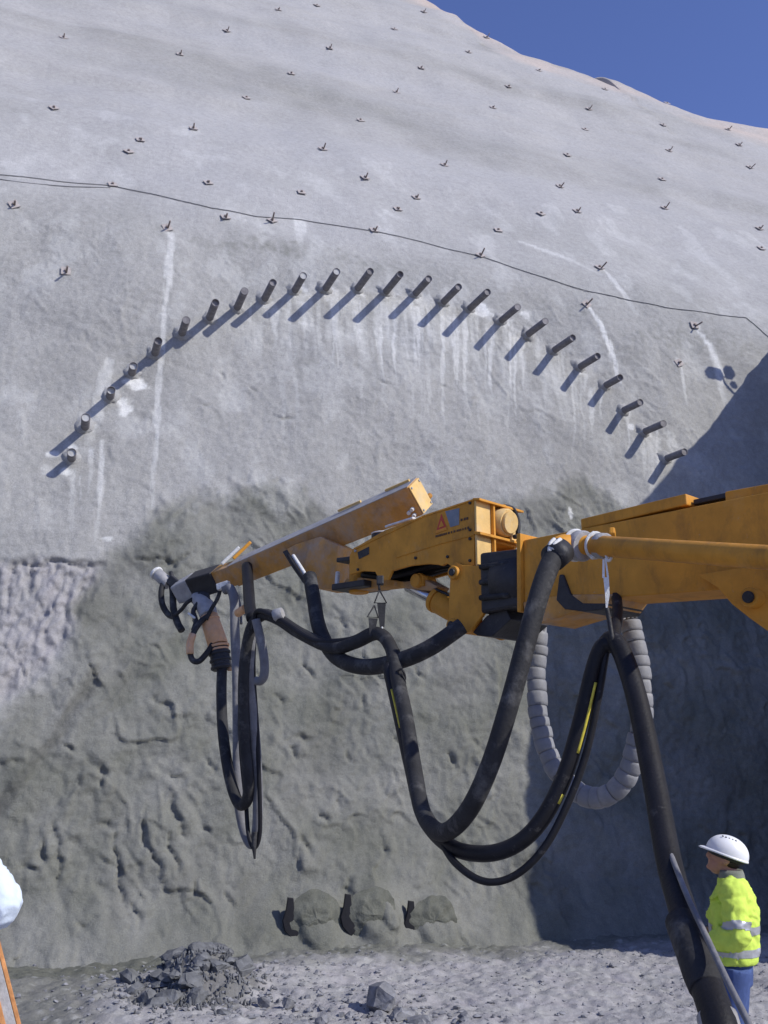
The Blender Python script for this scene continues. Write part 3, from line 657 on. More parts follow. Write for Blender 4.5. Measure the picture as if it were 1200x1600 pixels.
# ------------------------------------------------------------------ forepole pipes over the arch
PD = Vector((-0.300, 0.9507, 0.0792)).normalized()
def forepoles():
    n = len(PIPES)
    for i, (tx, ty, x, y) in enumerate(PIPES):
        root = on_wall(x, y); rt = Vector(ray(tx, ty))
        # length: where the pipe line passes the sight line of its tip
        A = np.stack([np.array(rt), np.array(PD)], 1); s = np.linalg.lstsq(A, np.array(root) - CAM, rcond=None)[0]
        L = float(np.clip(s[1], 0.28, 1.0))
        if i == 0: pos = 'lowest pipe at the left foot of the pipe arch on the grey wall'
        elif i == n - 1: pos = 'lowest pipe at the right foot of the pipe arch beside the dark shadow'
        else:
            ords = ['first', 'second', 'third', 'fourth', 'fifth', 'sixth', 'seventh', 'eighth', 'ninth', 'tenth', 'eleventh', 'twelfth']
            pos = ('steel pipe jutting from the wall, %s from the left foot of the arch' % ords[i]) if i < 12 else ('steel pipe jutting from the wall, %s from the right foot of the arch' % ords[n - 1 - i])
        t = thing('forepole_pipe', pos, 'steel pipe', root, 'steel pipes jutting from the wall in an arch')
        tip = root - PD * L; r = 0.066
        V, Fc = [], []; seg = 20
        V1, F1 = tube_geo([root + PD * 0.5, tip], r, seg, False); V2, F2 = tube_geo([tip + PD * 0.12, tip], r - 0.009, seg, False)
        m = len(V1); V = V1 + V2; Fc = F1 + [[a + m for a in q[::-1]] for q in F2]
        for k in range(seg): k2 = (k + 1) % seg; Fc.append([seg + k, seg + k2, m + seg + k2, m + seg + k])
        mesh('pipe_wall', V, Fc, M['pipe'], t, True)
        rr = random.Random(i + 50)
        q_ = rr.uniform(.0, .05); V, Fc = tube_geo([tip + PD * 0.1, tip + PD * q_], r - 0.0095, seg); mesh('grout_plug', V, Fc, M['grout'] if i in (0, 1, 2, 3, 10, 9) else M['pipe'], t)
        V, Fc = [], []; ns = 22
        for j, (q, h) in enumerate(((2.3, 0.06), (1.6, -0.01), (1.2, -0.06), (1.0, -0.065))):
            for k in range(ns):
                a = 2 * math.pi * k / ns; jj = 1 + 0.5 * rr.random() * (q > 1.05)
                V.append(root + (Vector(WU) * math.cos(a) + Vector((0, 0, 1)) * math.sin(a)) * r * q * jj + PD * h)
        for j in range(3):
            for k in range(ns): Fc.append([j * ns + k, j * ns + (k + 1) % ns, (j + 1) * ns + (k + 1) % ns, (j + 1) * ns + k])
        mesh('grout_collar', V, Fc, M['shotcrete_plain'], t, True)
forepoles()

# ------------------------------------------------------------------ rock bolts on the upper slope
BOLTS = [(99, 60), (281, 86), (354, 49), (515, 76), (455, 116), (385, 154), (84, 170), (302, 202), (219, 220), (563, 189), (504, 234), (570, 279), (325, 287), (176, 290), (471, 302), (425, 346), (352, 341), (261, 357), (584, 361), (22, 321), (495, 9), (435, 16), (201, 238), (662, 19), (616, 46), (760, 59), (732, 82), (842, 111), (658, 107), (619, 145), (794, 136), (770, 169), (945, 140), (920, 171), (914, 203), (886, 243), (1042, 162), (1036, 196), (1045, 236), (1154, 227), (1171, 262), (1034, 281), (694, 259), (874, 292), (650, 310), (621, 328), (845, 335), (901, 331), (1038, 326), (778, 361), (1186, 358), (1189, 389), (750, 400), (936, 419), (916, 476), (1084, 509), (1137, 203), (103, 425), (1060, 568)]
def bolts():
    near = {16: 'rock bolt with bent bar just below the left stretch of the slope cable', 57: 'lone rusty rock bolt left of the arch below the cable', 58: 'rock bolt with square plate left of the shadow edge and below the shoulder',
            55: 'rock bolt at the head of the pale run right of the arch', 54: 'rock bolt at the head of the narrow white run above the right pipes', 53: 'rock bolt with broad pale plate above the cable at the right'}
    cells = {}
    for i in sorted(range(len(BOLTS)), key=lambda j: BOLTS[j][0]):
        if i not in near: cells.setdefault((BOLTS[i][0] // 200, BOLTS[i][1] // 75), []).append(i)
    for i, (x, y) in enumerate(BOLTS):
        c = on_wall(x, y); rr = random.Random(i)
        z = c.z; inc = 52 if z > 12 else 75
        nrm = Vector(-WD * math.sin(R(inc)) + np.array([0, 0, math.cos(R(inc))])); su = Vector(WU); fv = nrm.cross(su)
        a = rr.uniform(0, .8); e1 = su * math.cos(a) + fv * math.sin(a); e2 = nrm.cross(e1)
        dist = c.length; lab = near.get(i)
        if lab is None:
            cell = cells[(x // 200, y // 75)]; k = cell.index(i); m = len(cell)
            w_ = '' if m == 1 else (('left one of two ', 'right one of two ')[k] if m == 2 else ('leftmost ', 'second ', 'third ', 'rightmost ')[k if k < m - 1 else 3])
            lab = '%srock bolt %s, %s' % (w_, ('under the top edge', 'high on the slope', 'midway up the slope', 'well above the cable', 'near the cable', 'just below the cable', 'below the cable')[min(6, y // 75)], ('far left', 'left quarter', 'left of centre', 'right of centre', 'right quarter', 'far right')[min(5, x // 200)])
        t = thing('rock_bolt', lab, 'rock bolt', c, ('rock bolts near the cable' if z < 14 else 'rock bolts midway up the slope' if z < 22 else 'rock bolts near the crest') if i not in near else None)
        s = 0.06 + 0.0010 * dist; q = c + nrm * 0.02
        plate('bearing_plate', [q + e1 * s + e2 * s, q - e1 * s + e2 * s, q - e1 * s - e2 * s, q + e1 * s - e2 * s], nrm * 0.015, M['rust'], t, 0)
        bd = (-PD + nrm * .25 + Vector((rr.uniform(-.05, .25), 0, rr.uniform(-.12, .2)))).normalized()
        if rr.random() < .72 or i in near: cyl('bar', c - nrm * 0.1, c + bd * rr.uniform(.10, .27), 0.016, M['darkrust'], t, 8, None, 0.002)
        cyl('nut', q + nrm * 0.015, q + nrm * 0.045, 0.028, M['darkrust'], t, 6, None, 0.002)
bolts()
def cable():
    px = [(-200, 255), (-60, 268), (0, 274), (90, 284), (176, 291), (260, 309), (330, 326), (400, 339), (470, 344), (584, 362), (660, 379), (750, 401), (830, 428), (920, 456), (1040, 481), (1120, 492), (1165, 497), (1200, 527), (1260, 580)]
    P = [on_wall(*p) for p in px]; nrm = Vector(-WD * 0.85 + np.array([0, 0, .5]))
    Q = []
    for a, b in zip(P[:-1], P[1:]):
        for k in range(8):
            p = a.lerp(b, k / 8); w_ = wall_pt((np.array(p) - W0) @ WU, p.z); Q.append(w_ + nrm * 0.014)
    tag(tube('slope_cable', Q, 0.0095, M['cable'], None, 6, False), 'thin grey steel cable strung across the pale slope from bolt to bolt', 'cable')
    P2 = [on_wall(*p) + nrm * .014 for p in ((-80, 262), (0, 281), (90, 291), (172, 294))]
    tag(tube('slope_cable', P2, 0.010, M['cable'], None, 6, True), 'short second cable just under the main one at the left edge', 'cable')
cable()

# floodlights on the spur: only their shade is seen, beside the spur's shade
def floodlight():
    base = Vector(W0 + WU * 10.55 - WD * (-0.5)) ; base.z = 11.2
    t = thing('floodlight_post', 'post with two box floodlights standing on the side slope', 'floodlight', base)
    p = Vector(W0 + WU * 10.2 - WD * (-0.37)); p.z = 12.45
    top = Vector((p.x + .12, p.y + .04, 12.35))
    cyl('post', base - Vector((0, 0, .6)), top, 0.03, M['black'], t, 10)
    beam('lamp_head', p - Vector(WU) * .22, p + Vector(WU) * .12, 0.16, 0.22, M['black'], t)
    q = p + Vector(WU) * .38 + Vector((0, 0, .15)); beam('lamp_head', q - Vector(WU) * .07, q + Vector(WU) * .09, 0.16, 0.26, M['black'], t)
    cyl('crossbar', p - Vector((0, 0, .1)), q - Vector((0, 0, .1)), .02, M['black'], t, 8)
    q = p + Vector(WU) * .36 - Vector((0, 0, .22)); beam('junction_box', q - Vector(WU) * .05, q + Vector(WU) * .05, 0.1, 0.16, M['black'], t)
floodlight()

# ------------------------------------------------------------------ the spraying machine
MB = Vector((4.55, 2.35, 0.0)); MB.z = gz(4.55, 2.35)
mach = thing('spraying_machine', 'yellow concrete spraying machine reaching its jointed boom in from the right', 'spraying machine', MB)
UP = Vector((0, 0, 1))
# main telescopic boom
b0 = at(845, 899, 6.15); b1 = at(1330, 836, 4.75); bx = (b1 - b0).normalized(); bs = bx.cross(UP).normalized()   # bs points to the camera side
if bs.y > 0: bs = -bs
bup = bs.cross(bx); bup = bup if bup.z > 0 else -bup
BL = (b1 - b0).length
boom = beam('main_boom', b0, b0 + bx * BL, 0.34, 0.40, M['yellow'], mach, bup, 0.34, 0.50)
beam('boom_rail', b0 + bx * 0.42 + bup * 0.245, b0 + bx * 1.12 + bup * 0.285, 0.30, 0.065, M['yellow'], boom, bup)
beam('boom_rail', b0 + bx * 1.34 + bup * 0.262, b0 + bx * (BL + .3) + bup * 0.266, 0.28, 0.06, M['yellow'], boom, bup)
beam('cable_tray', b0 + bx * 1.13 + bup * 0.275, b0 + bx * 1.335 + bup * 0.283, 0.2, 0.03, M['black'], boom, bup)
plate('end_flange', [b0 - bx * .03 + bup * .24 + bs * .2, b0 - bx * .03 + bup * .24 - bs * .2, b0 - bx * .03 - bup * .25 - bs * .2, b0 - bx * .03 - bup * .25 + bs * .2], bx * 0.03, M['yellow'], boom)
for k in range(5):
    for s in (-1, 1): cyl('flange_bolt', b0 - bx * .045 + bup * (-.2 + .1 * k) + bs * (.175 * s), b0 - bx * .03 + bup * (-.2 + .1 * k) + bs * (.175 * s), .012, M['black'], boom, 6, None, .001)
# lower collar of the boom head, dark greased underside
plate('head_collar', [b0 + bx * q + bup * h + bs * .185 for q, h in ((0.0, -.19), (.02, -.28), (.12, -.33), (.28, -.30), (.46, -.27), (.60, -.27), (.66, -.2), (.3, -.17))], -bs * .37, M['yellow_splashed'], boom, .01)
plate('wear_pad', [b0 + bx * q + bup * h + bs * .19 for q, h in ((.26, -.20), (.32, -.26), (.46, -.285), (.58, -.285), (.62, -.25), (.45, -.235), (.36, -.17), (.31, -.05), (.285, -.05))], -bs * .38, M['black'], boom, .006)
# gusset plate under the boom at the right
g = [at(x, y, Y) + bs * .19 for x, y, Y in ((1118, 905, 5.25), (1150, 925, 5.15), (1172, 950, 5.1), (1200, 972, 5.02), (1240, 1000, 4.92), (1330, 1010, 4.75), (1330, 890, 4.75), (1200, 893, 5.02))]
plate('lift_gusset', g, -bs * .025, M['yellow'], boom)
plate('lift_gusset', [p - bs * .36 for p in g], -bs * .025, M['yellow'], boom)
pc = at(1208, 942, 5.0) + bs * .2; cyl('lift_pin', pc - bs * .5, pc + bs * .05, .05, M['yellow'], boom, 20)
cyl('lift_pin_cap', pc + bs * .05, pc + bs * .07, .03, M['black'], boom, 16)
# lift cylinder and slewing column on the carrier, to the right
col = Vector((b1.x + bx.x * 1.4, b1.y + bx.y * 1.4, b1.z))
beam('boom_root', b0 + bx * (BL - .02), col, 0.40, 0.56, M['yellow'], mach, bup)
cyl('slewing_column', Vector((col.x, col.y, gz(col.x, col.y) + .9)), Vector((col.x, col.y, col.z + .25)), .26, M['yellow'], mach, 28)
cyl('lift_cylinder', pc - bs * .22, Vector((col.x - .25, col.y + .2, 1.6)), .07, M['yellow'], mach, 20)
# carrier
gzb = gz(col.x + .6, col.y - .9); fw = Vector((-.5, .866, 0)); sd = Vector((.866, .5, 0)); cc = Vector((col.x, col.y, gzb))
chas = beam('chassis', cc + fw * .55 + UP * .8, cc - fw * 3.6 + UP * .8, 1.5, .35, M['yellow'], mach)
beam('engine_cover', cc - fw * 1.6 + UP * 1.35, cc - fw * 3.5 + UP * 1.35, 1.45, .75, M['yellow'], mach)
cab = beam('cab', cc - fw * .45 + UP * 1.55 + sd * .35, cc - fw * 1.5 + UP * 1.55 + sd * .35, .8, 1.15, M['yellow'], mach)
for q in (-.2, -3.0):
    for s in (-1, 1):
        h = cc + fw * q + sd * (s * .72) + UP * .45
        wl = cyl('wheel', h - sd * .14, h + sd * .14, .45, M['tyre'], mach, 28, None, .05); cyl('rim', h - sd * .15, h + sd * .15, .24, M['yellow'], wl, 20)
# rotary joint between the boom and the second arm
j0 = b0 - bx * .03; jd = at(770, 915, 6.42)
rot = beam('rotary_joint', j0 - bup * .02, jd - bup * .0, .27, .36, M['black'], mach, bup, .27, .40, .02)
cyl('rotary_drum', j0 - bx * .02 - bup * .02, j0 - bx * .26 - bup * .02, .19, M['black'], mach, 28, None, .015)
for s in (-.1, 0, .1): cyl('joint_hose', j0 - bx * .1 + bs * .15 + bup * (s - .03), jd + bx * .02 + bs * .15 + bup * s, .018, M['rubber_mid'], mach, 10)
# bracket with two pins
def frame_px(pts, Y): return [at(x, y, q) for (x, y), q in zip(pts, Y)]
an = Vector((-.70, .70, .03)).normalized()                    # along the second arm, away from the boom
cs = Vector((-.707, -.707, 0))                                 # its camera-side normal
p0 = at(741, 830, 6.42)
def onC(x, y):                                                  # a point of the second arm's side plane
    a = (x - 600) / FOC; b = (800 - y) / FOC
    v = Vector((a, math.cos(PITCH) - b * math.sin(PITCH), math.sin(PITCH) + b * math.cos(PITCH)))
    o = Vector((0, 0, EYE)); t = (p0 - o).dot(cs) / v.dot(cs); return o + v * t
br = [onC(x, y) + cs * .03 for x, y in ((709, 884), (718, 879), (728, 884), (764, 885), (768, 900), (766, 950), (758, 962), (738, 988), (722, 992), (706, 985), (706, 940))]
plate('pin_bracket', br, -cs * .03, M['yellow'], mach); plate('pin_bracket', [p - cs * .42 for p in br], -cs * .03, M['yellow'], mach)
bl = [onC(x, y) - cs * .02 for x, y in ((764, 885), (796, 893), (800, 935), (786, 955), (775, 985), (768, 992), (738, 988), (760, 960))]
plate('bracket_block', bl, -cs * .36, M['yellow'], mach, .01)
plate('bracket_foot', [onC(x, y) + cs * .0 for x, y in ((738, 988), (760, 962), (790, 950), (798, 968), (776, 988), (768, 995), (745, 993))], -cs * .40, M['black'], mach, .006)
for x, y in ((716, 896), (714, 978)):
    c = onC(x, y); pin = cyl('pivot_pin', c + cs * .06, c - cs * .50, .045, M['yellow'], mach, 22)
    cyl('pin_cap', c + cs * .06, c + cs * .072, .026, M['black'], pin, 16)
# second arm: box with open lit end
SC = [(740, 779), (741, 884), (726, 880), (715, 872), (703, 882), (697, 905), (692, 918), (672, 905), (640, 900), (628, 893), (600, 893), (592, 905), (560, 903), (548, 900), (545, 868), (550, 856), (600, 826), (660, 806)]
# upper side plate with the arched cut-out
SC = [(740, 779), (741, 883), (716, 884), (704, 884), (698, 880), (690, 884), (683, 882), (668, 881), (640, 884), (622, 889), (612, 892), (606, 906), (592, 906), (586, 893), (566, 892), (546, 898), (546, 868), (552, 857), (600, 829), (660, 806)]
arm2 = plate('second_arm', [onC(*p) for p in SC], -cs * .025, M['yellow'], mach)
plate('far_side', [onC(*p) - cs * .43 for p in SC], -cs * .025, M['yellow'], arm2)
W2 = 0.455
def strip(a, b, name, m=M['yellow'], th=.02, dn=UP):
    A, B = onC(*a), onC(*b); return plate(name, [A - cs * .002, B - cs * .002, B - cs * W2, A - cs * W2], -dn * th, m, arm2, .003)
ax2 = (onC(741, 800) - onC(700, 800)).normalized()
strip((742, 778), (660, 805), 'top_cover'); strip((660, 805), (552, 856), 'top_cover')
strip((742, 835), (690, 848), 'floor_plate'); strip((690, 848), (620, 870), 'floor_plate'); strip((620, 870), (552, 885), 'floor_plate')
E0 = onC(743, 778); E1 = onC(743, 883); eh = (E0 - E1).length
def endp(s0, s1, h0, h1, name, prd=.0, th=.018, m=M['yellow']):
    return plate(name, [E1 + UP * (h0 * eh) - cs * (s0 * W2) + ax2 * prd, E1 + UP * (h0 * eh) - cs * (s1 * W2) + ax2 * prd, E1 + UP * (h1 * eh) - cs * (s1 * W2) + ax2 * prd, E1 + UP * (h1 * eh) - cs * (s0 * W2) + ax2 * prd], ax2 * th, m, arm2, .003)
endp(0.0, .33, .50, .97, 'end_plate', m=M['yellow_sunlit_dusty']); endp(0.0, .33, -.02, .46, 'end_plate', m=M['yellow_sunlit_dusty']); endp(.80, 1.0, .50, .97, 'end_plate', m=M['yellow_sunlit_dusty'])
endp(.33, .37, -.02, .97, 'end_rib', .0, .045)
endp(-.03, 1.03, .965, 1.0, 'end_flange', .0, .06); endp(-.03, 1.03, .455, .495, 'end_flange', .0, .06)
plate('back_wall', [E1 - ax2 * .12 + UP * (.5 * eh) - cs * (.3 * W2), E1 - ax2 * .12 + UP * (.5 * eh) - cs * (W2), E1 - ax2 * .12 + UP * (.95 * eh) - cs * W2, E1 - ax2 * .12 + UP * (.95 * eh) - cs * (.3 * W2)], -ax2 * .01, M['black'], arm2, 0)
mc = E1 + UP * (.735 * eh) - cs * (.60 * W2)
mot = cyl('drive_motor', mc - ax2 * .10, mc + ax2 * .075, .098, M['yellow_sunlit_dusty'], mach, 28, .098, .012)
cyl('motor_cap', mc + ax2 * .075, mc + ax2 * .10, .076, M['yellow_sunlit_dusty'], mot, 28)
cyl('motor_port', mc + UP * .09 + ax2 * .03, mc + UP * .125 + ax2 * .03, .022, M['yellow'], mot, 12)
cyl('motor_fitting', mc - UP * .075 - cs * .06 + ax2 * .09, mc - UP * .10 - cs * .06 + ax2 * .09, .024, M['black'], mot, 12)
tube('motor_hose', [mc + UP * .12 - cs * .01 + ax2 * .03, mc + UP * .11 - cs * .09 + ax2 * .05, mc + UP * .02 - cs * .125 + ax2 * .06, mc - UP * .07 - cs * .09 + ax2 * .08], .016, M['rubber'], mot, 10)
# stickers on the side plate
def sticker(name, px, m, lift=.003): return plate(name, [onC(*p) + cs * (lift - .0015) for p in px], cs * .0015, m, arm2, 0)
sticker('triangle_sticker', ((690, 803), (699, 827), (681, 834)), M['red'])
sticker('triangle_base', ((682.5, 829), (698, 823.5), (699.4, 827.5), (681, 834)), M['amber'], .0055)
sticker('triangle_emblem', ((690, 813), (694.5, 822), (686, 825)), M['amber'], .0055)
sticker('quad_sticker', ((696, 799), (718, 794), (717.5, 820), (704, 824)), M['bluegrey'])
rr = random.Random(9); x = 681.0
while x < 734:
    wd = rr.uniform(1.4, 3.0); y = 840 - (x - 681) * .27
    sticker('print_mark', ((x, y - 3.2), (x + wd, y - 3.2 - wd * .27), (x + wd, y - wd * .27), (x, y)), M['ink'], .004); x += wd + rr.choice((.8, .8, 2.0))
for a, b in ((720, 814), (725, 812.6), (729, 811.6)): sticker('print_mark', ((a, b - 3), (a + 3, b - 3.8), (a + 3, b), (a, b + .8)), M['ink'], .004)
sticker('dark_patch', ((559, 863), (577, 854), (577, 866), (561, 874)), M['black'])
# hydraulic hoses packed between the side plates
for k, (dz, dd, rr_) in enumerate(((.0, .10, .034), (.01, .18, .038), (.0, .27, .034), (.01, .35, .03), (-.05, .15, .026), (-.05, .23, .03), (-.05, .31, .026))):
    tube('inner_hose', [onC(545, 884) - cs * dd + UP * dz, onC(580, 884) - cs * dd + UP * (dz - .012), onC(620, 878) - cs * dd + UP * dz, onC(660, 868) - cs * dd + UP * (dz + .01), onC(705, 862) - cs * dd + UP * dz], rr_, M['rubber'], arm2, 10)
# weld beads along the plate edges
for a, b in (((742, 781), (660, 808)), ((660, 808), (553, 859)), ((741, 836), (690, 849)), ((690, 849), (620, 871))):
    A, B = onC(*a), onC(*b); n_ = 40; rr = random.Random(a[0])
    tube('weld_bead', [A.lerp(B, k / n_) + cs * .002 + UP * (rr.uniform(-.001, .001)) for k in range(n_ + 1)], [rr.uniform(.0035, .006) for k in range(n_ + 1)], M['yellow'], arm2, 6, False)
for x, y in ((735, 786), (735, 828), (735, 842), (735, 876), (700, 870), (650, 872), (560, 890), (556, 861)):
    cyl('plate_bolt', onC(x, y), onC(x, y) + cs * .012, .011, M['grey_steel'] if y % 2 else M['black'], arm2, 6, None, .001)
# link hardware at the left end of the second arm
sw = onC(545, 885) - cs * .2 + an * .10
cyl('swivel_post', sw - UP * .17, sw + UP * .10, .075, M['yellow'], mach, 24)
beam('swivel_clevis', sw + UP * .075 + an * -.16, sw + UP * .085 + an * .12, .26, .035, M['black'], mach)
beam('swivel_clevis', sw - UP * .125 + an * -.2, sw - UP * .125 + an * .16, .28, .05, M['black'], mach)
cyl('swivel_cap', sw + UP * .10, sw + UP * .125, .05, M['black'], mach, 20)
beam('swivel_bar', sw + UP * .0 + an * .13 - cs * -.1, sw - UP * .1 + an * .14 - cs * -.1, .03, .03, M['splash'], mach, an)
# top items on the arm: dish-shaped hose guide and light strip
hd = onC(571, 834) - cs * .18; cyl('hose_guide', hd - UP * .02, hd + UP * .025, .085, M['black'], mach, 26); cyl('guide_rim', hd + UP * .025, hd + UP * .035, .088, M['splash'], mach, 26)
A, B = onC(596, 826) - cs * .05, onC(640, 812) - cs * .05; beam('top_bar', A + UP * .02, B + UP * .02, .04, .02, M['splash'], mach)
# lower link plate under the arm
lp = [onC(x, y) - cs * .14 for x, y in ((520, 900), (560, 897), (610, 905), (640, 900), (662, 912), (655, 920), (620, 916), (590, 912), (530, 919), (505, 920))]
plate('lower_link', lp, -cs * .14, M['yellow_splashed'], mach, .008)
# tilt cylinder
c0 = onC(712, 968) - cs * .2; c1 = onC(655, 934) - cs * .2; c2 = onC(608, 910) - cs * .2
tc_ = cyl('tilt_cylinder', c0, c1, .082, M['yellow'], mach, 28, .088, .012)
cyl('cylinder_gland', c1, c1 + (c1 - c0).normalized() * .035, .094, M['yellow'], tc_, 28)
cyl('piston_rod', c1, c2, .045, M['chrome'], tc_, 20)
cyl('rod_eye', onC(633, 904) - cs * .10, onC(633, 904) - cs * .28, .05, M['yellow'], tc_, 20)
tube('cylinder_pipe', [c0 + cs * .07 + UP * .06, c0.lerp(c1, .45) + cs * .06 + UP * .10, c1 + cs * .05 + UP * .085], .010, M['black'], tc_, 8)
plate('rod_lug', [onC(x, y) - cs * .12 for x, y in ((625, 910), (628, 898), (636, 891), (643, 896), (643, 912))], -cs * .05, M['yellow'], tc_)
# third arm: square tube rolled on its edge, carrying the nozzle
d0 = at(656, 775, 7.55); d1 = at(372, 894, 8.75); dx = (d1 - d0).normalized(); dh = dx.cross(UP).normalized()
if dh.y < 0: dh = -dh
dv = dh.cross(dx); dv = dv if dv.z > 0 else -dv
ro = R(37); dw = dh * math.cos(ro) + dv * math.sin(ro); dn = dh * math.sin(ro) - dv * math.cos(ro)      # dw across the top face, dn down the front face
arm3 = beam('third_arm', d0, d1, .21, .255, M['yellow_splashed'], mach, dn, .19, .205, .008)
top = -dn
plate('dusty_top', [d0 + top * .128 - dw * .1, d0 + top * .128 + dw * .1, d1 + top * .103 + dw * .09, d1 + top * .103 - dw * .09], top * .003, M['grey_steel'], arm3, 0)
plate('end_cover', [d0 + dn * .12 - dw * .1 - dx * .004, d0 + dn * .12 + dw * .1 - dx * .004, d0 - dn * .12 + dw * .1 - dx * .004, d0 - dn * .12 - dw * .1 - dx * .004], -dx * .01, M['yellow_sunlit_dusty'], arm3, .002)
for s in (-1, 1):
    for q in (-1, 1): cyl('cover_screw', d0 + dn * (.1 * q) + dw * (.08 * s) - dx * .013, d0 + dn * (.1 * q) + dw * (.08 * s) - dx * .022, .010, M['grey_steel'], arm3, 8, None, .001)
for q, s in ((.05, .05), (.09, .065), (.06, .10)): cyl('side_fitting', d0 + dx * q - dw * .10 + dn * s, d0 + dx * q - dw * .135 + dn * s, .016, M['splash'], arm3, 10, None, .002)
for q in (.05, .55): plate('top_rib', [d0 + dx * q + top * .129 + dw * .05, d0 + dx * (q + .24) + top * .129 + dw * .05, d0 + dx * (q + .24) + top * .148 + dw * .05, d0 + dx * q + top * .148 + dw * .05], dw * .02, M['yellow_sunlit_dusty'], arm3, 0)
cyl('end_lug', d0 + dn * .06 + dw * .10, d0 + dn * .06 + dw * .15, .022, M['yellow'], arm3, 12)
# gusset that hangs the third arm on the swivel
def onD(x, y, sh=0.0):
    a = (x - 600) / FOC; b = (800 - y) / FOC; v = Vector((a, math.cos(PITCH) - b * math.sin(PITCH), math.sin(PITCH) + b * math.cos(PITCH)))
    nn = dh; pp = d0.lerp(d1, .5) - dh * (.15 + sh); o = Vector((0, 0, EYE)); return o + v * ((pp - o).dot(nn) / v.dot(nn))
plate('swivel_gusset', [onD(*p) for p in ((447, 858), (462, 850), (500, 838), (528, 852), (526, 905), (518, 920), (500, 921), (483, 914), (470, 896))], dh * .22, M['yellow_splashed'], arm3, .008)
plate('gusset_edge', [onD(*p) for p in ((441, 862), (449, 858), (478, 905), (484, 915), (474, 912), (457, 888))], dh * .2, M['black'], arm3, .004)
# inner telescoping section, flange and rotating head
e0 = d1; e1 = at(304, 915, 9.0); e2 = at(278, 926, 9.08)
beam('inner_tube', e0 - dx * .02, e0.lerp(e1, .45), .165, .19, M['yellow_splashed'], mach, dn, .16, .185)
beam('slide_bearing', e0.lerp(e1, .42), e1, .20, .20, M['black'], mach, dn, .20, .21, .012)
beam('nozzle_bearing', e1, e2, .20, .205, M['grey_steel'], mach, dn, .17, .18, .015)
for q in (.0, .12): 
    s = at(368 - q * 150, 868 + q * 70, 8.7); beam('top_stay', s - Vector((.02, 0, .03)), s + Vector((.13, .02, .13)), .02, .03, M['yellow'] if q == 0 else M['splash'], mach, dn)
sc = e2 - UP * .02; beam('shackle_plate', sc + UP * .07, sc + UP * .13 + dx * .10, .05, .05, M['splash'], mach)
# spray nozzle hanging below
nz = thing('spray_nozzle', 'pale orange spray nozzle body hanging under the boom tip with a dark ribbed clamp', 'spray nozzle', at(330, 950, 8.85))
n0 = at(318, 940, 8.9); n1 = at(326, 962, 8.85); n2 = at(341, 1008, 8.8); n3 = at(347, 1046, 8.78)
hd_ = tube('nozzle_head', [at(303, 934, 8.95), at(312, 938, 8.92), at(322, 950, 8.88), n1], [.05, .075, .085, .08], M['grey_steel'], nz, 20)
cyl('nozzle_body', n1, n2, .082, M['orange'], nz, 28, .09, .008)
cyl('body_band', n1.lerp(n2, .14), n1.lerp(n2, .19), .089, M['orange'], nz, 28)
n = 7
for k in range(n): cyl('clamp_ring', n2.lerp(n3, k / n), n2.lerp(n3, (k + .72) / n), .098 - .01 * (k % 2), M['orange'] if k in (0, 1) else M['black'], nz, 24)
cyl('clamp_core', n2, n3, .086, M['black'], nz, 24)
beam('head_plate', at(318, 925, 8.9), at(324, 962, 8.83), .05, .10, M['black'], nz, Vector((1, 0, 0)))
beam('cross_link', n3 + Vector((.06, 0, 0)), at(370, 1044, 8.6), .03, .03, M['orange'], nz)
tube('dosing_loop', [at(326, 962, 8.78), at(313, 972, 8.75), at(302, 990, 8.72), at(297, 1012, 8.7), at(300, 1030, 8.7), at(311, 1033, 8.7), at(325, 1018, 8.72), at(334, 1004, 8.75)], .026, M['rubber_mid'], nz, 12)
tube('orange_hose_cover', [at(301.5, 991, 8.71), at(297, 1006, 8.69), at(297, 1022, 8.69)], .033, M['orange'], nz, 12)
tip = cyl('tip_housing', at(246, 897, 9.2), at(264, 913, 9.15), .058, M['grey_steel'], nz, 22)
cyl('tip_cap', at(243, 894, 9.21), at(246, 897, 9.2), .065, M['splash'], tip, 22)
tube('tip_hose', [at(256, 908, 9.15), at(252, 925, 9.12), at(254, 945, 9.1), at(263, 960, 9.08), at(272, 964, 9.06)], .028, M['rubber_mid'], nz, 10)
tube('tip_hose', [at(268, 908, 9.12), at(270, 925, 9.1), at(271, 950, 9.05), at(277, 972, 9.0), at(284, 985, 8.95)], .032, M['rubber_mid'], nz, 10)
tube('tip_hose', [at(273, 962, 9.0), at(284, 952, 8.95), at(292, 942, 8.9), at(304, 934, 8.9)], .018, M['rubber_mid'], nz, 8)
tube('tip_hose', [at(302, 985, 8.8), at(306, 970, 8.82), at(302, 955, 8.85), at(310, 942, 8.85)], .022, M['black'], nz, 8)
tube('tip_wire', [at(264, 914, 9.1), at(268, 902, 9.12), at(267, 894, 9.14)], .02, M['black'], nz, 8)
beam('tip_bracket', at(265, 905, 9.12), at(290, 925, 9.05), .06, .09, M['black'], nz)
beam('guard_bar', at(294, 958, 8.85), at(305, 966, 8.8), .02, .02, M['splash'], nz)
tube('valve_hose', [at(345, 918, 8.75), at(340, 935, 8.75), at(330, 952, 8.75), at(322, 968, 8.75)], .018, M['rubber_mid'], nz, 8)

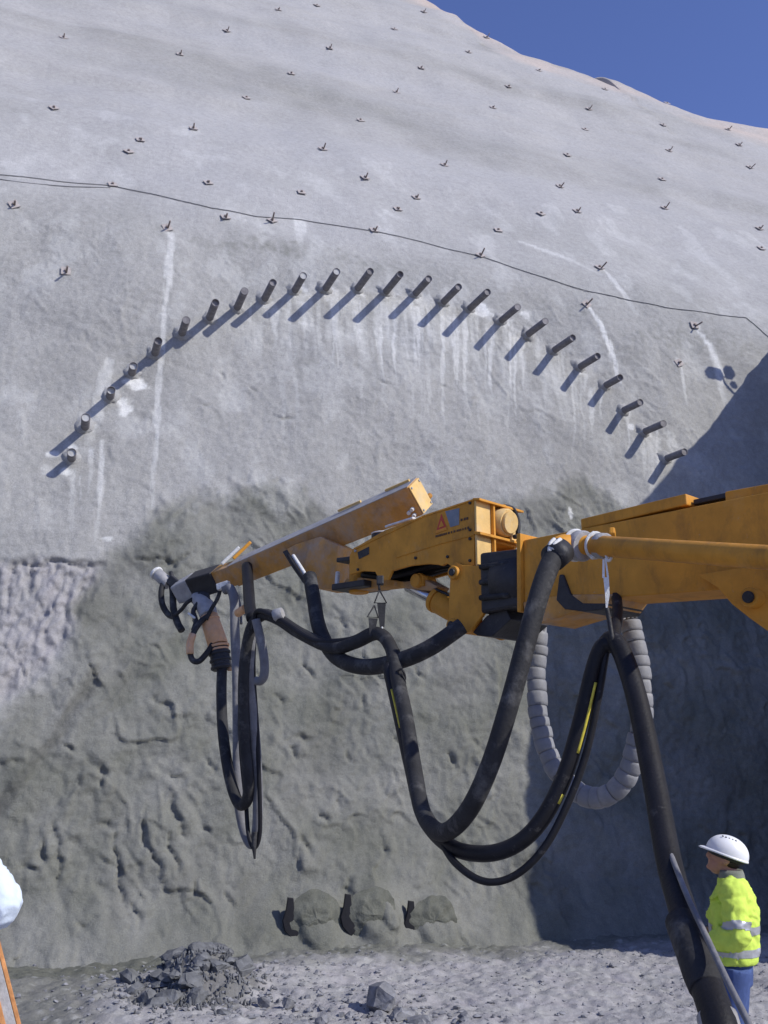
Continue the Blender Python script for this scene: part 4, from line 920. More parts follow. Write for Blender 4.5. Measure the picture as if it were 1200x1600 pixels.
# concrete delivery pipe along the boom
dp0 = at(922, 852, 4.95); dp1 = at(1330, 880, 3.75); dp1 = dp0 + (dp1 - dp0) * 2.2
cyl('delivery_pipe', dp0, dp1, .0525, M['yellow'], mach, 28)
cyl('pipe_neck', at(886, 851, 5.03), dp0, .050, M['yellow'], mach, 28)
def ring(name, c, ax, r, wd, m, par):
    ax = ax.normalized(); return cyl(name, c - ax * wd / 2, c + ax * wd / 2, r, m, par, 28, None, .006)
pax = (dp1 - dp0).normalized()
cl = ring('pipe_clamp', at(941, 853, 4.9), pax, .066, .055, M['grey_steel'], mach); ring('clamp_rim', at(930, 852, 4.93), pax, .072, .012, M['splash'], cl)
cl = ring('pipe_clamp', at(908, 853, 4.98), pax, .080, .05, M['grey_steel'], mach); ring('clamp_rim', at(899, 852, 5.0) , pax, .086, .014, M['splash'], cl)
beam('clamp_bolt', at(926, 832, 4.95), at(931, 847, 4.93), .03, .035, M['splash'], cl); beam('clamp_bolt', at(922, 872, 4.93), at(929, 866, 4.92), .025, .03, M['splash'], cl)
tube('pipe_elbow', [at(893, 851, 5.0), at(880, 852, 4.97), at(871, 858, 4.94), at(862, 871, 4.90)], .056, M['yellow'], mach, 22)
ecl = tube('elbow_clamp', [at(878, 860, 4.93), at(864, 872, 4.88)], [.070, .070], M['black'], mach, 22)
tube('clamp_lip', [at(866, 843, 4.9), at(860, 850, 4.87), at(859, 862, 4.85)], .012, M['splash'], ecl, 8); tube('clamp_lip', [at(876, 843, 4.88), at(867, 850, 4.86), at(863, 859, 4.85)], .012, M['splash'], ecl, 8)
beam('pipe_saddle', at(957, 838, 4.95), at(957, 828, 4.97), .03, .05, M['yellow'], mach)
beam('pipe_saddle', at(990, 860, 5.0), at(990, 860, 5.25), .05, .06, M['yellow'], mach)
beam('pipe_saddle', at(1180, 868, 4.3), at(1180, 868, 4.8), .05, .06, M['yellow'], mach)

# ------------------------------------------------------------------ hoses, each a thing
def hose(name, pts, r, m, label, cat='hose', seg=16, n=10, **kw):
    return tag(tube(name, [at(*p) for p in pts], r, m, None, seg, True, n, **kw), label, cat)
big = [(866, 866, 4.90), (846, 918, 4.78), (823, 1000, 4.72), (796, 1100, 4.72), (764, 1200, 4.80), (728, 1272, 4.95), (690, 1301, 5.2), (661, 1270, 5.5), (647, 1200, 5.8), (634, 1120, 6.1), (621, 1060, 6.35), (611, 1012, 6.55), (590, 990, 6.7), (555, 1004, 6.85), (520, 1012, 7.0), (470, 990, 7.25), (432, 966, 7.45), (408, 962, 7.6), (390, 990, 7.7), (381, 1060, 7.8), (382, 1150, 7.9), (388, 1215, 7.95), (386, 1250, 8.05), (373, 1255, 8.15), (359, 1215, 8.25), (349, 1150, 8.4), (346, 1090, 8.6), (347, 1040, 8.78)]
rad = [.053, .050, .048, .047, .046, .046, .045, .045] + [.045, .045, .045, .045] + [.045] * 12 + [.045] * 4
rad = (rad + [.045] * len(big))[:len(big)]
hose('concrete_hose', big, rad, M['rubber_mid'], 'thick black concrete hose looping from the pipe elbow up over the strap to the nozzle')
hose('hydraulic_sleeve', [(484, 900, 7.75), (490, 935, 7.6), (500, 985, 7.35), (525, 1026, 7.05), (568, 1042, 6.75), (622, 1033, 6.5), (672, 1012, 6.35), (722, 978, 6.35)], .055, M['rubber_mid'], 'dark cloth-covered hose bundle swagged under the second arm', 'hose bundle')
hose('sling_hose', [(396, 985, 7.6), (403, 955, 7.55), (440, 970, 7.35), (490, 1000, 7.1), (545, 1000, 6.9), (583, 984, 6.75), (606, 994, 6.65), (620, 1018, 6.5)], .022, M['rubber'], 'slim black hose lying along the concrete hose up to the double strap', 'hose')
# spiral wrapped bundle
def wrapped():
    P = spline([at(*p) for p in ((842, 988, 6.62), (838, 1060, 6.6), (845, 1135, 6.55), (865, 1195, 6.5), (902, 1238, 6.4), (940, 1246, 6.3), (972, 1222, 6.22), (994, 1170, 6.15), (1003, 1110, 6.12), (999, 1045, 6.12), (985, 968, 6.15))], 10)
    t = thing('wrapped_hose_bundle', 'pale grey spiral-wrapped hose bundle hanging in a U under the boom', 'hose bundle', P[0])
    S = [0]
    for a, b in zip(P[:-1], P[1:]): S.append(S[-1] + (b - a).length)
    L = S[-1]; pos = lambda s: Vector([float(np.interp(s, S, [p[i] for p in P])) for i in range(3)])
    s = 0; rr = random.Random(2)
    while s < L:
        wd = min(rr.uniform(.062, .095), L - s)
        if wd < .02: break
        q = [s + wd * f for f in (0, .04, .25, .75, .96, 1.0)]; r0 = rr.uniform(.061, .067)
        tl = Vector((rr.uniform(-.006, .006), 0, 0))
        V, Fc = tube_geo([pos(min(v, L)) + tl for v in q], [r0 * .90, r0 * .97, r0 * 1.02, r0 * 1.0, r0 * .95, r0 * .86], 18)
        mesh('wrap_turn', V, Fc, M['wrap'], t, True); s += wd
    V, Fc = tube_geo(P, .047, 12); mesh('bundle_core', V, Fc, M['rubber'], t, True)
    for i, (a, b) in enumerate((((975, 972), (968, 925)), ((981, 970), (977, 925)), ((987, 968), (984, 922)), ((992, 966), (993, 922)))):
        tube('bundle_hose', [at(*a, 6.15), at(*[(a[0] + b[0]) / 2, (a[1] + b[1]) / 2], 6.15), at(*b, 6.05)], .015, M['wrap'], t, 8)
    for i, (a, b, c) in enumerate((((836, 992), (834, 968), (836, 930)), ((845, 992), (846, 965), (839, 930)), ((850, 992), (850, 975), (843, 930)))):
        tube('bundle_hose', [at(*a, 6.62), at(*b, 6.62), at(*c, 6.5)], .017, M['wrap'], t, 8)
wrapped()
tag(tube('loom', [at(963, 928, 5.6), at(965, 960, 5.4), at(958, 1000, 5.1), at(952, 1012, 4.92)], .03, M['rubber'], None, 10), 'short dark hose stub dropping from the boom beside the wrapped bundle', 'hose')
ah = [(606, 1040, 6.45), (622, 1110, 6.3), (641, 1195, 6.0), (662, 1275, 5.6), (700, 1320, 5.3), (750, 1334, 5.1), (800, 1323, 5.0), (842, 1287, 4.95), (878, 1222, 4.92), (904, 1140, 4.9), (926, 1050, 4.88), (940, 1012, 4.86), (953, 1006, 4.84)]
air = thing('air_hose', 'black air hose with yellow print hanging in a wide loop under the boom', 'hose', at(*ah[0]))
tube('hose_wall', [at(*p) for p in ah], .040, M['rubber'], air, 14, True, 10)
vd = lambda p: (Vector(CAM) - p).normalized()
def hose_print(i0, i1, r, ang):
    Q = spline([at(*p) for p in ah], 10); P = []
    for i in range(i0, i1):
        tg = (Q[i + 1] - Q[i - 1]).normalized(); v = vd(Q[i]); v = (v - tg * v.dot(tg)).normalized(); sd_ = tg.cross(v)
        P.append(Q[i] + (v * math.cos(ang) + sd_ * math.sin(ang)) * .0365)
    tube('yellow_print', P, r, M['yprint'], air, 8, False, flat=1.0)
hose_print(86, 99, .0085, 0.75)
hose_print(76, 79, .008, 0.8)
hose_print(6, 15, .0075, 0.3)
hose('thin_hose', [(614, 1050, 6.42), (630, 1135, 6.2), (652, 1230, 5.7), (692, 1320, 5.3), (722, 1358, 5.1), (762, 1378, 5.0), (806, 1367, 4.95), (850, 1325, 4.9), (886, 1258, 4.88), (915, 1180, 4.87), (935, 1090, 4.86), (948, 1012, 4.85)], .018, M['rubber'], 'thin dark hose hanging lowest under the boom, just below the printed air hose', 'hose', 10)
fh = [(946, 1006, 4.88), (958, 1000, 4.84), (974, 1025, 4.76), (996, 1095, 4.6), (1022, 1220, 4.3), (1045, 1345, 4.0), (1066, 1420, 3.8), (1086, 1485, 3.6), (1106, 1545, 3.45), (1130, 1620, 3.3), (1160, 1740, 3.2), (1200, 1900, 3.15)]
fp = [at(*p) for p in fh]; e = fp[-1]; gz_ = gz(e.x, e.y)
fp += [Vector((e.x + .10, e.y - .15, gz_ + .25)), Vector((e.x + .35, e.y - .4, gz_ + .06)), Vector((e.x + 1.0, e.y - .8, gz(e.x + 1, e.y - .8) + .06))]
feed = thing('feed_hose', 'thickest black hose running from the boom strap down past the worker to the ground', 'hose', fp[0])
tube('hose_wall', fp, [.042, .046, .048, .049, .049, .049, .050, .052, .054, .054] + [.054] * 5, M['rubber'], feed, 18, True, 10)
ff = [at(*p) for p in ((1064, 1440, 3.74), (1078, 1470, 3.64), (1096, 1520, 3.5), (1104, 1545, 3.45))]
tube('mud_sleeve', ff, [.056, .062, .062, .056], M['rubber_mid'], feed, 16)
tube('coupling', [at(1120, 1588, 3.37), at(1140, 1660, 3.27)], [.063, .063], M['grey_steel'], feed, 20)
hose('pilot_line', [(1022, 1250, 4.32), (1038, 1305, 4.12), (1052, 1345, 3.93), (1076, 1405, 3.72), (1103, 1462, 3.52), (1135, 1530, 3.3), (1170, 1600, 3.1), (1215, 1700, 3.0)], .0105, M['rubber_grey'], 'thin grey line running beside the thickest hose in front of the worker', 'hose', 10)
# hoses at the nozzle end
hose('grey_loop_hose', [(352, 922, 8.5), (360, 920, 8.45), (366, 940, 8.4), (367, 985, 8.35), (370, 1060, 8.3), (371, 1150, 8.3), (372, 1240, 8.3), (381, 1295, 8.25), (394, 1319, 8.2), (402, 1290, 8.1), (402, 1210, 8.0), (396, 1120, 7.9), (390, 1040, 7.8), (393, 980, 7.7)], .040, M['rubber_grey'], 'long pale grey hose hanging in a narrow loop below the nozzle', 'hose')
hose('thin_loop_hose', [(400, 968, 7.75), (396, 1040, 7.8), (401, 1130, 7.9), (405, 1220, 7.95), (406, 1300, 8.0), (397, 1325, 8.05), (388, 1302, 8.1), (384, 1250, 8.15), (377, 1180, 8.2), (374, 1100, 8.3)], .017, M['rubber'], 'thin black hose beside the narrow grey loop below the nozzle', 'hose', 10)
hose('hose_tail', [(399, 1300, 8.0), (397, 1320, 8.0), (398, 1342, 8.0)], [.02, .02, .008], M['rubber_mid'], 'short frayed hose end at the very bottom of the narrow hose loops', 'hose', 8)
hose('short_grey_hose', [(400, 968, 7.55), (405, 990, 7.55), (412, 1025, 7.55), (413, 1052, 7.57), (408, 1063, 7.6), (400, 1064, 7.62)], .034, M['rubber_grey'], 'short grey wrapped hose stub bent back right of the narrow hose loops', 'hose', 12)
hose('strap_hose', [(386, 885, 8.5), (388, 915, 8.25), (390, 945, 7.9), (394, 966, 7.65)], .048, M['rubber'], 'black hose piece hanging from the inner arm to the bend of the concrete hose', 'hose', 12)
tag(beam('hose_clip', at(340, 918, 8.65), at(358, 912, 8.6), .05, .06, M['splash']), 'white splashed hose clip under the thin end of the third arm', 'hose clip')
for k, dx_ in enumerate((0, 7, 13)):
    hose('valve_line', [(347 + dx_ * .5, 918, 8.6), (357 + dx_ * .7, 921, 8.55), (362 + dx_, 945, 8.5), (364 + dx_, 975, 8.45)], .011, M['rubber_grey'], ('leftmost', 'middle', 'rightmost')[k] + ' of the three thin lines curving down from the white hose clip', 'hose', 8)
cyl_ = cyl('orange_coupling', at(372, 958, 8.2), at(384, 950, 8.0), .035, M['orange']); tag(cyl_, 'small orange coupling between the grey hose and the black hose bend', 'coupling')
tag(cyl('hose_coupling', at(428, 962, 7.38), at(442, 958, 7.36), .045, M['grey_steel']), 'grey coupling sitting on the bend of the concrete hose', 'coupling')
for k, (x, y) in enumerate(((478, 905), (490, 903))):
    hose('arm_line', [(450 + 8 * k, 868, 7.95), (466 + 8 * k, 893, 7.85), (484 + 4 * k, 918, 7.7), (490 + 3 * k, 945, 7.55)], .016, M['rubber'] if k == 0 else M['splash'], ('black', 'pale') [k] + ' thin line running off the gusset edge into the cloth-covered bundle', 'hose', 8)

# ------------------------------------------------------------------ straps that carry the hoses
def strap(name, pts, w_, m, label, cat='strap'):
    t = thing(name, label, cat, at(*pts[0])); return t
t = strap('hose_sling', [(594, 922, 6.75)], .05, M['black'], 'black double webbing sling with wire triangles holding the concrete hose')
def web(a, b, wa, wb, par, m=M['rubber_mid']):
    a, b = Vector(a), Vector(b); s = (b - a).cross(vd(a)).normalized(); return plate('webbing', [a - s * wa, a + s * wa, b + s * wb, b - s * wb], -vd(a) * .008, m, par, 0)
web(at(596, 942, 6.72), at(597, 980, 6.68), .030, .016, t); web(at(583, 966, 6.7), at(581, 994, 6.68), .032, .014, t)
def wire(P, par, r=.006, m=None): tube('wire_triangle', [at(*p) for p in P], r, m or M['black'], par, 6, False)
wire([(593, 922, 6.73), (585, 942, 6.72), (604, 942, 6.72), (593, 922, 6.73)], t); wire([(585, 946, 6.71), (574, 964, 6.7), (591, 965, 6.7), (585, 946, 6.71)], t)
wire([(593, 922, 6.73), (591, 905, 6.75)], t, .009)
beam('shackle', at(594, 900, 6.75), at(594, 914, 6.74), .05, .04, M['black'], t)
wire([(597, 980, 6.67), (598, 990, 6.64), (606, 997, 6.6), (614, 1003, 6.6)], t, .007, M['splash'])
for k in range(3): hose('cord_loop', [(618, 1050 + k * 7, 6.35), (628, 1046 + k * 9, 6.3), (633, 1060 + k * 8, 6.3), (626, 1070 + k * 7, 6.3), (617, 1066 + k * 6, 6.35)], .008, M['rubber'], ('upper', 'middle', 'lower')[k] + ' coil of thin black cord tied round the concrete hose below the sling', 'cord', 6)
t = strap('white_sling', [(946, 868, 4.85)], .02, M['white'], 'white webbing sling hanging from the delivery pipe clamp')
def web2(a, b, wa, wb): web(at(*a), at(*b), wa, wb, t, M['white'])
web2((943, 874, 4.82), (943, 903, 4.8), .005, .006); web2((946, 872, 4.82), (950, 903, 4.8), .004, .005); web2((947, 902, 4.8), (949, 928, 4.79), .013, .011); web2((949, 928, 4.79), (948, 951, 4.79), .011, .004)
tube('sling_ring', [at(946, 864, 4.84), at(950, 876, 4.82), at(955, 872, 4.82), at(954, 864, 4.84)], .007, M['white'], t, 8)
tag(tube('hose_hanger', [at(948, 950, 4.8), at(953, 975, 4.8), at(957, 1000, 4.79), at(960, 1012, 4.84)], .012, M['black'], None, 8), 'black rope hanger from the white sling down to the hose crest', 'rope')

# ------------------------------------------------------------------ people
def bake_union(name, geos, m, parent, vox=0.010, smooth_it=4):
    """several closed shapes fused into one continuous skin"""
    V, Fc = [], []
    for v, f in geos:
        k = len(V); V += [Vector(p) for p in v]; Fc += [[i + k for i in q] for q in f]
    o = mesh(name, V, Fc, m, parent, True)
    bm = bmesh.new(); bm.from_mesh(o.data); bmesh.ops.recalc_face_normals(bm, faces=bm.faces[:]); bm.to_mesh(o.data); bm.free()
    md = o.modifiers.new('r', 'REMESH'); md.mode = 'VOXEL'; md.voxel_size = vox; md.use_smooth_shade = True
    m2 = o.modifiers.new('s', 'SMOOTH'); m2.iterations = smooth_it; m2.factor = 0.5
    dg = bpy.context.evaluated_depsgraph_get(); dg.update()
    me = bpy.data.meshes.new_from_object(o.evaluated_get(dg)); o.modifiers.clear(); o.data = me
    me.polygons.foreach_set('use_smooth', [True] * len(me.polygons))
    if not me.materials: me.materials.append(m)
    return o
def ell(c, r, ax=None, n=16):
    V, Fc = [], []; c = Vector(c); ax = ax or (Vector((1, 0, 0)), Vector((0, 1, 0)), Vector((0, 0, 1)))
    for i in range(n + 1):
        th = math.pi * i / n
        for k in range(2 * n):
            ph = math.pi * k / n
            V.append(c + ax[0] * (r[0] * math.sin(th) * math.cos(ph)) + ax[1] * (r[1] * math.sin(th) * math.sin(ph)) + ax[2] * (r[2] * math.cos(th)))
    for i in range(n):
        for k in range(2 * n):
            k2 = (k + 1) % (2 * n); Fc.append([i * 2 * n + k, (i + 1) * 2 * n + k, (i + 1) * 2 * n + k2, i * 2 * n + k2])
    return V, Fc
def limb(P, rad, n=6, seg=16): 
    Q = spline(P, n); k = len(P); rr_ = [float(v) for v in np.interp(np.linspace(0, k - 1, len(Q)), range(k), rad)]
    return tube_geo(Q, rr_, seg)
def loft(rings, f, l, seg=28):
    """rings: (centre, half depth along f, half width along l)"""
    V, Fc = [], []
    for c, a, b in rings:
        for k in range(seg):
            t = 2 * math.pi * k / seg; cx, sx = math.cos(t), math.sin(t)
            cx = math.copysign(abs(cx) ** .85, cx); sx = math.copysign(abs(sx) ** .85, sx)
            V.append(Vector(c) + f * (a * cx) + l * (b * sx))
    for i in range(len(rings) - 1):
        for k in range(seg): Fc.append([i * seg + k, i * seg + (k + 1) % seg, (i + 1) * seg + (k + 1) % seg, (i + 1) * seg + k])
    Fc.append(list(range(seg))[::-1]); Fc.append([(len(rings) - 1) * seg + k for k in range(seg)]); return V, Fc
def hand(wr, fwd, side, pal, s=1.0, curl=.5):
    """palm plus four fingers and a thumb; fwd along the hand, side towards the thumb, pal out of the palm"""
    g = []; fwd, side, pal = fwd.normalized(), side.normalized(), pal.normalized()
    pc = wr + fwd * .05 * s
    g.append(ell(pc, (.05 * s, .042 * s, .017 * s), (fwd, side, pal), 8))
    for k, (q, L) in enumerate(((.030, .075), (.010, .083), (-.010, .078), (-.029, .062))):
        b = wr + fwd * .085 * s + side * q * s; P = [b - fwd * .03 * s, b]; dr = fwd.copy()
        for j in range(3): dr = (dr + pal * curl).normalized(); P.append(P[-1] + dr * (L / 3 * s * (1.15 - .15 * j)))
        g.append(tube_geo(P, [.010 * s, .0098 * s, .009 * s, .0085 * s, .007 * s], 8))
    b = wr + fwd * .02 * s + side * .03 * s; P = [b, b + (fwd * .5 + side * .8) * .03 * s, b + (fwd * .9 + side * .8 + pal * .3) * .045 * s, b + (fwd * 1.2 + side * .7 + pal * .6) * .058 * s]
    g.append(tube_geo(P, [.013 * s, .012 * s, .0105 * s, .008 * s], 8)); return g

def person(base, f, label, pose, top_mat, trouser_mat, hat, tilt):
    f = Vector(f).normalized(); l = Vector((-f.y, f.x, 0)); B = Vector(base)
    P = lambda a, b, z: B + f * a + l * b + UP * z
    t = thing('person', label, 'person', B)
    J = {}
    for s, k in ((1, 'L'), (-1, 'R')):
        J['hip' + k] = P(0, .10 * s, .90); J['knee' + k] = P(.03 + .05 * (s > 0), .11 * s, .49); J['ank' + k] = P(-.02 + .06 * (s > 0), .12 * s, .09)
        J['sh' + k] = P(-.02, .185 * s, 1.40)
    J['elL'], J['wrL'], J['elR'], J['wrR'] = [P(*q) for q in pose['arms']]
    # head frame, tilted back to look up at the work
    hf = (f * math.cos(tilt) + UP * math.sin(tilt)); hu = (UP * math.cos(tilt) - f * math.sin(tilt)); hc = P(.02 - .03 * math.sin(tilt), 0, 1.60)
    H = lambda a, b, c: hc + hf * a + l * b + hu * c
    geos = [ell(hc + hu * .02, (.098, .076, .108), (hf, l, hu)), ell(H(.035, 0, -.055), (.062, .058, .065), (hf, l, hu)), ell(H(.082, 0, -.088), (.020, .026, .018), (hf, l, hu)),
            limb([H(.088, 0, .03), H(.104, 0, .005), H(.112, 0, -.018), H(.098, 0, -.03)], [.008, .011, .015, .010], 3, 10),
            ell(H(.088, 0, -.052), (.013, .024, .007), (hf, l, hu), 8), ell(H(.086, 0, -.066), (.012, .021, .007), (hf, l, hu), 8),
            ell(H(.080, 0, .035), (.016, .052, .010), (hf, l, hu), 8),
            limb([P(-.02, 0, 1.40), P(-.02, 0, 1.48), hc - hu * .05 - hf * .015], [.066, .060, .060], 4)]
    for s in (1, -1):
        geos.append(ell(H(-.005, .078 * s, -.005), (.030, .012, .034), (hf, l, hu), 8))
    geos.append(loft([(P(0, 0, .86), .08, .13), (P(0, 0, .98), .095, .15), (P(0, 0, 1.12), .085, .14), (P(-.005, 0, 1.28), .10, .165), (P(-.015, 0, 1.38), .085, .165), (P(-.02, 0, 1.43), .05, .10)], f, l))
    for k, s in (('L', 1), ('R', -1)):
        geos.append(limb([J['hip' + k], J['knee' + k], J['ank' + k]], [.085, .055, .038]))
        geos.append(limb([J['sh' + k], J['el' + k], J['wr' + k]], [.052, .038, .027]))
        fw_ = (J['wr' + k] - J['el' + k]).normalized(); pl = pose['palm' + k]; pl = f * pl[0] + l * pl[1] + UP * pl[2]; pl = (pl - fw_ * pl.dot(fw_)).normalized()
        geos += hand(J['wr' + k], fw_, pl.cross(fw_) * pose['thumb' + k], pl, 1.0, .45)
    bake_union('body', geos, M['skin'], t, .0075, 2)
    for s in (1, -1): V, Fc = ell(H(.083, .030 * s, .016), (.011, .013, .010), (hf, l, hu), 8); mesh('eye', V, Fc, M['eye'], t, True)
    # trousers
    tg = [loft([(P(0, 0, .80), .105, .145), (P(0, 0, .90), .115, .165), (P(0, 0, 1.00), .112, .16), (P(0, 0, 1.04), .11, .155)], f, l)]
    for k, s in (('L', 1), ('R', -1)):
        tg.append(limb([J['hip' + k] + UP * .02, J['hip' + k].lerp(J['knee' + k], .5), J['knee' + k], J['knee' + k].lerp(J['ank' + k], .5), J['ank' + k] - UP * .02], [.105, .092, .078, .072, .070]))
    bake_union('trousers', tg, trouser_mat, t, .011, 3)
    for k, s in (('L', 1), ('R', -1)):
        a = J['ank' + k]; bake_union('boot', [limb([a + UP * .08, a, a - UP * .05], [.062, .062, .06]), ell(a + f * .07 - UP * .05, (.125, .048, .04), (f, l, UP)), ell(a - f * .02 - UP * .045, (.06, .045, .045), (f, l, UP))], M['boot'], t, .01, 2)
    # jacket with sleeves, folds pressed in
    jg = [loft([(P(0, 0, .945), .145, .19), (P(0, 0, .97), .15, .195), (P(-.005, 0, 1.06), .155, .195), (P(-.015, 0, 1.18), .158, .195), (P(-.025, 0, 1.28), .155, .20), (P(-.03, 0, 1.37), .13, .19), (P(-.03, 0, 1.43), .10, .13), (P(-.022, 0, 1.475), .082, .085)], f, l)]
    for k, s in (('L', 1), ('R', -1)):
        sh = J['sh' + k]; el = J['el' + k]; wr = J['wr' + k]; cuff = el.lerp(wr, pose['cuff'])
        jg.append(limb([sh - l * (.05 * s), sh, sh.lerp(el, .5), el, el.lerp(cuff, .6), cuff], [.085, .088, .080, .076, .066, .058]))
        for q in (.35, .6, .85):
            c = sh.lerp(el, q); jg.append(ell(c + f * .03 * math.sin(q * 9), (.083, .078, .020), (f, l, (el - sh).normalized()), 10))
        d_ = (el - sh).normalized()
        for q, z in ((.10, .02), (.28, -.015), (.46, .015)):
            c = el.lerp(wr, q); jg.append(ell(c + UP * z, (.070, .070, .018), (d_, l, (wr - el).normalized()), 10))
    for q in range(9):
        z = 1.0 + .045 * q; a = q * 2.4; jg.append(limb([P(.10 * math.cos(a) * 1.5 - .01, .18 * math.sin(a), z - .03), P(.15 * math.cos(a + .5), .195 * math.sin(a + .5), z), P(.14 * math.cos(a + 1.0) - .01, .18 * math.sin(a + 1.0), z + .07)], [.008, .018, .006], 5, 8))
    jk = bake_union('jacket' if hat else 'shirt', jg, top_mat, t, .010, 3)
    me = jk.data; co = np.empty(len(me.vertices) * 3, np.float32); me.vertices.foreach_get('co', co); co = co.reshape(-1, 3).astype(float)
    no = np.empty(len(me.vertices) * 3, np.float32); me.vertices.foreach_get('normal', no); no = no.reshape(-1, 3)
    lf = co @ np.array(f); ll = co @ np.array(l); zz_ = co[:, 2]                # creases of loose cloth: slanting folds plus small crumples
    w1 = zz_ + 0.6 * ll * np.sign(lf + .02) + 0.35 * lf
    fold = 0.011 * (1 - 2.2 * np.abs(fbm(w1 * 9 + .8 * fbm(lf * 5, zz_ * 5, 2, 303), (lf - ll) * 3.5, 2, 301))) + 0.004 * fbm(lf * 22 + ll * 9, zz_ * 22, 3, 307)
    co += no * fold[:, None]; me.vertices.foreach_set('co', co.reshape(-1).astype(np.float32)); me.update()
    if hat:
        # silver tape: strips of cloth lying on the jacket, following its folds
        nv = np.empty(len(me.vertices) * 3, np.float32); me.vertices.foreach_get('normal', nv); nv = nv.reshape(-1, 3)
        wco = co + np.array(B)                                     # jacket points in the world
        def axd(p, k):
            A, D = np.array(J['sh' + k]), np.array(J['el' + k] - J['sh' + k]); L2 = D @ D; q = (p - A) @ D / L2
            return q, np.linalg.norm(p - A - np.clip(q, 0, 1.1)[:, None] * D, axis=1)
        (qL, dL), (qR, dR) = axd(wco, 'L'), axd(wco, 'R'); hz = wco[:, 2] - B.z
        sleeve = (np.minimum(dL, dR) < .104); fa = np.minimum(*[np.linalg.norm(wco - np.clip(((wco - np.array(J['el' + k])) @ np.array(J['wr' + k] - J['el' + k])) / ((J['wr' + k] - J['el' + k]).length ** 2), 0, 1)[:, None] * np.array(J['wr' + k] - J['el' + k]) - np.array(J['el' + k]), axis=1) for k in 'LR']) < .095
        def tape(nm, mask):
            Fm = [list(p.vertices) for p in me.polygons if all(mask[i] for i in p.vertices)]; ids = sorted({i for q in Fm for i in q}); mp = {i: n_ for n_, i in enumerate(ids)}
            if Fm: mesh(nm, [Vector(wco[i] + nv[i] * .004) for i in ids], [[mp[i] for i in q] for q in Fm], M['reflect'], jk, True)
        tape('reflective_band', (hz > 1.125) & (hz < 1.19) & ~sleeve & ~fa); tape('reflective_band', (hz > .985) & (hz < 1.05) & ~fa)
        for q_, d_ in ((qL, dL), (qR, dR)): tape('sleeve_band', (q_ > .66) & (q_ < .88) & (d_ < .104))
        V, Fc = loft([(P(-.03, 0, 1.425), .098, .105), (P(-.025, 0, 1.46), .090, .092), (P(-.025, 0, 1.505), .084, .084), (P(-.02, 0, 1.53), .080, .080), (P(-.02, 0, 1.52), .070, .070), (P(-.02, 0, 1.45), .07, .07)], f, l); mesh('collar', V, Fc, M['collar'], jk, True)
        # helmet: ribbed shell, peak, rim, vents
        V, Fc = [], []; n1_, n2_ = 18, 48; hb = H(-.005, 0, .035)
        for i in range(n1_ + 1):
            th = math.pi / 2 * i / n1_
            for k in range(n2_):
                ph = 2 * math.pi * k / n2_; rib = 1 + .02 * math.exp(-((math.sin(ph)) / .22) ** 2) * math.sin(th) * (1 - .4 * math.cos(th))
                V.append(hb + hf * (.142 * math.sin(th) * math.cos(ph) * rib) + l * (.112 * math.sin(th) * math.sin(ph)) + hu * (.125 * math.cos(th) ** .9 * rib))
        for i in range(n1_):
            for k in range(n2_): k2 = (k + 1) % n2_; Fc.append([i * n2_ + k, (i + 1) * n2_ + k, (i + 1) * n2_ + k2, i * n2_ + k2])
        he = mesh('helmet', V, Fc, M['helmet'], t, True)
        V, Fc = [], []
        for j, (q, z) in enumerate(((.97, .006), (1.03, .000), (1.05, -.006), (1.03, -.012), (.95, -.008))):
            for k in range(n2_):
                ph = 2 * math.pi * k / n2_; pk = max(0, math.cos(ph)) ** 3 * .044 * (q - .93) / .12
                V.append(hb + hf * (.142 * q * math.cos(ph) + pk) + l * (.112 * q * math.sin(ph)) + hu * (z - .25 * pk))
        for j in range(4):
            for k in range(n2_): k2 = (k + 1) % n2_; Fc.append([j * n2_ + k, j * n2_ + k2, (j + 1) * n2_ + k2, (j + 1) * n2_ + k])
        mesh('peak_rim', V, Fc, M['helmet'], he, True)
        for k in range(5):
            c = hb + hf * (-.03 + .022 * k) + l * .055 + hu * .108; V, Fc = ell(c, (.007, .005, .005), (hf, l, hu), 6); mesh('vent', V, Fc, M['helmet_band'], he, True)
        V, Fc = loft([(hb - hu * .01, .128, .100), (hb - hu * .03, .120, .094), (hb - hu * .034, .11, .086)], hf, l, 40); mesh('head_band', V, Fc, M['helmet_band'], he, True)
        bake_union('hair', [ell(H(-.03, 0, .0), (.078, .080, .06), (hf, l, hu))], M['hair'], t, .01, 2)
    else:
        bake_union('hair', [ell(H(-.022, 0, .045), (.092, .084, .095), (hf, l, hu)), ell(H(-.05, 0, -.01), (.06, .074, .06), (hf, l, hu))], M['hair'], t, .01, 2)
    return t
wx, wy = 2.37, 7.25
person((wx, wy, gz(wx, wy)), (-.95, .31, 0), 'worker in white helmet and hi-vis jacket with blue jeans looking up at the nozzle',
       dict(arms=((-.03, .275, 1.13), (.22, .16, 1.10), (-.03, -.27, 1.13), (.22, -.14, 1.10)), palmL=(0, -1, .2), palmR=(0, 1, .2), thumbL=1, thumbR=-1, cuff=.62), M['hivis'], M['denim'], True, R(20))
px_, py_ = -2.085, 4.62
person((px_, py_, gz(px_, py_)), (.05, 1, 0), 'bystander in pale blue shirt at the left edge, only a bent elbow in view',
       dict(arms=((-.02, .40, 1.14), (.06, .22, 1.02), (-.03, -.44, 1.10), (.04, -.2, .97)), palmL=(0, -1, 0), palmR=(0, 1, 0), thumbL=1, thumbR=-1, cuff=.95), M['shirt'], M['denim'], False, R(8))

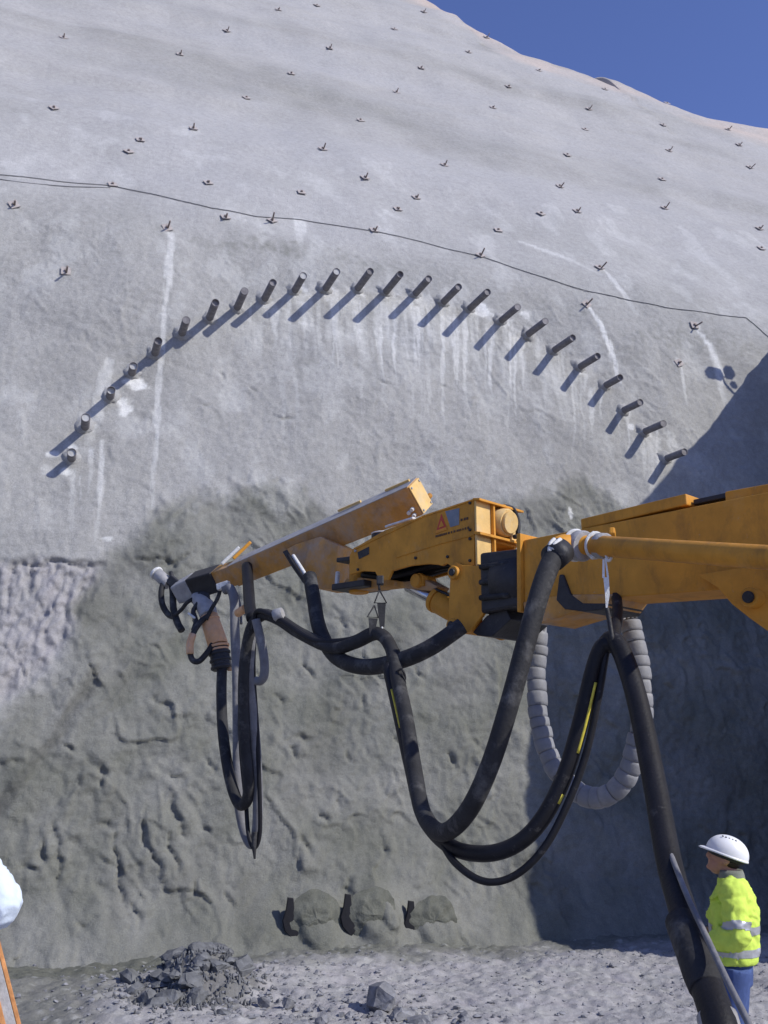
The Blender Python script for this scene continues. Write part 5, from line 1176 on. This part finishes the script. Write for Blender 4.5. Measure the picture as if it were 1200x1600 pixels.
# leaning board at the lower left
bt = thing('leaning_board', 'grey weathered board with rust-orange edges leaning at the lower left corner', 'board', (-2.0, 5.3, gz(-2.0, 5.3)))
A0 = at(-12, 1452, 5.5); A1 = at(58, 1730, 5.2); A1 = A0 + (A1 - A0) * ((A0.z - gz(A1.x, A1.y) + .05) / (A0.z - A1.z))
wv = Vector((-.28, -.10, 0)); nv = (A1 - A0).cross(wv).normalized() * .03
plate('board', [A0, A1, A1 + wv, A0 + wv], nv, M['timber'], bt)
ed = Vector((.022, .008, 0)); plate('edge_strip', [A0 + ed * .05, A1 + ed * .05, A1 + ed, A0 + ed], nv * 1.3, M['timber_rust'], bt)
q0, q1 = A0 + wv * .16, A1 + wv * .16; plate('face_batten', [q0, q1, q1 + wv * .09, q0 + wv * .09], nv.normalized() * -.012, M['timber_rust'], bt)
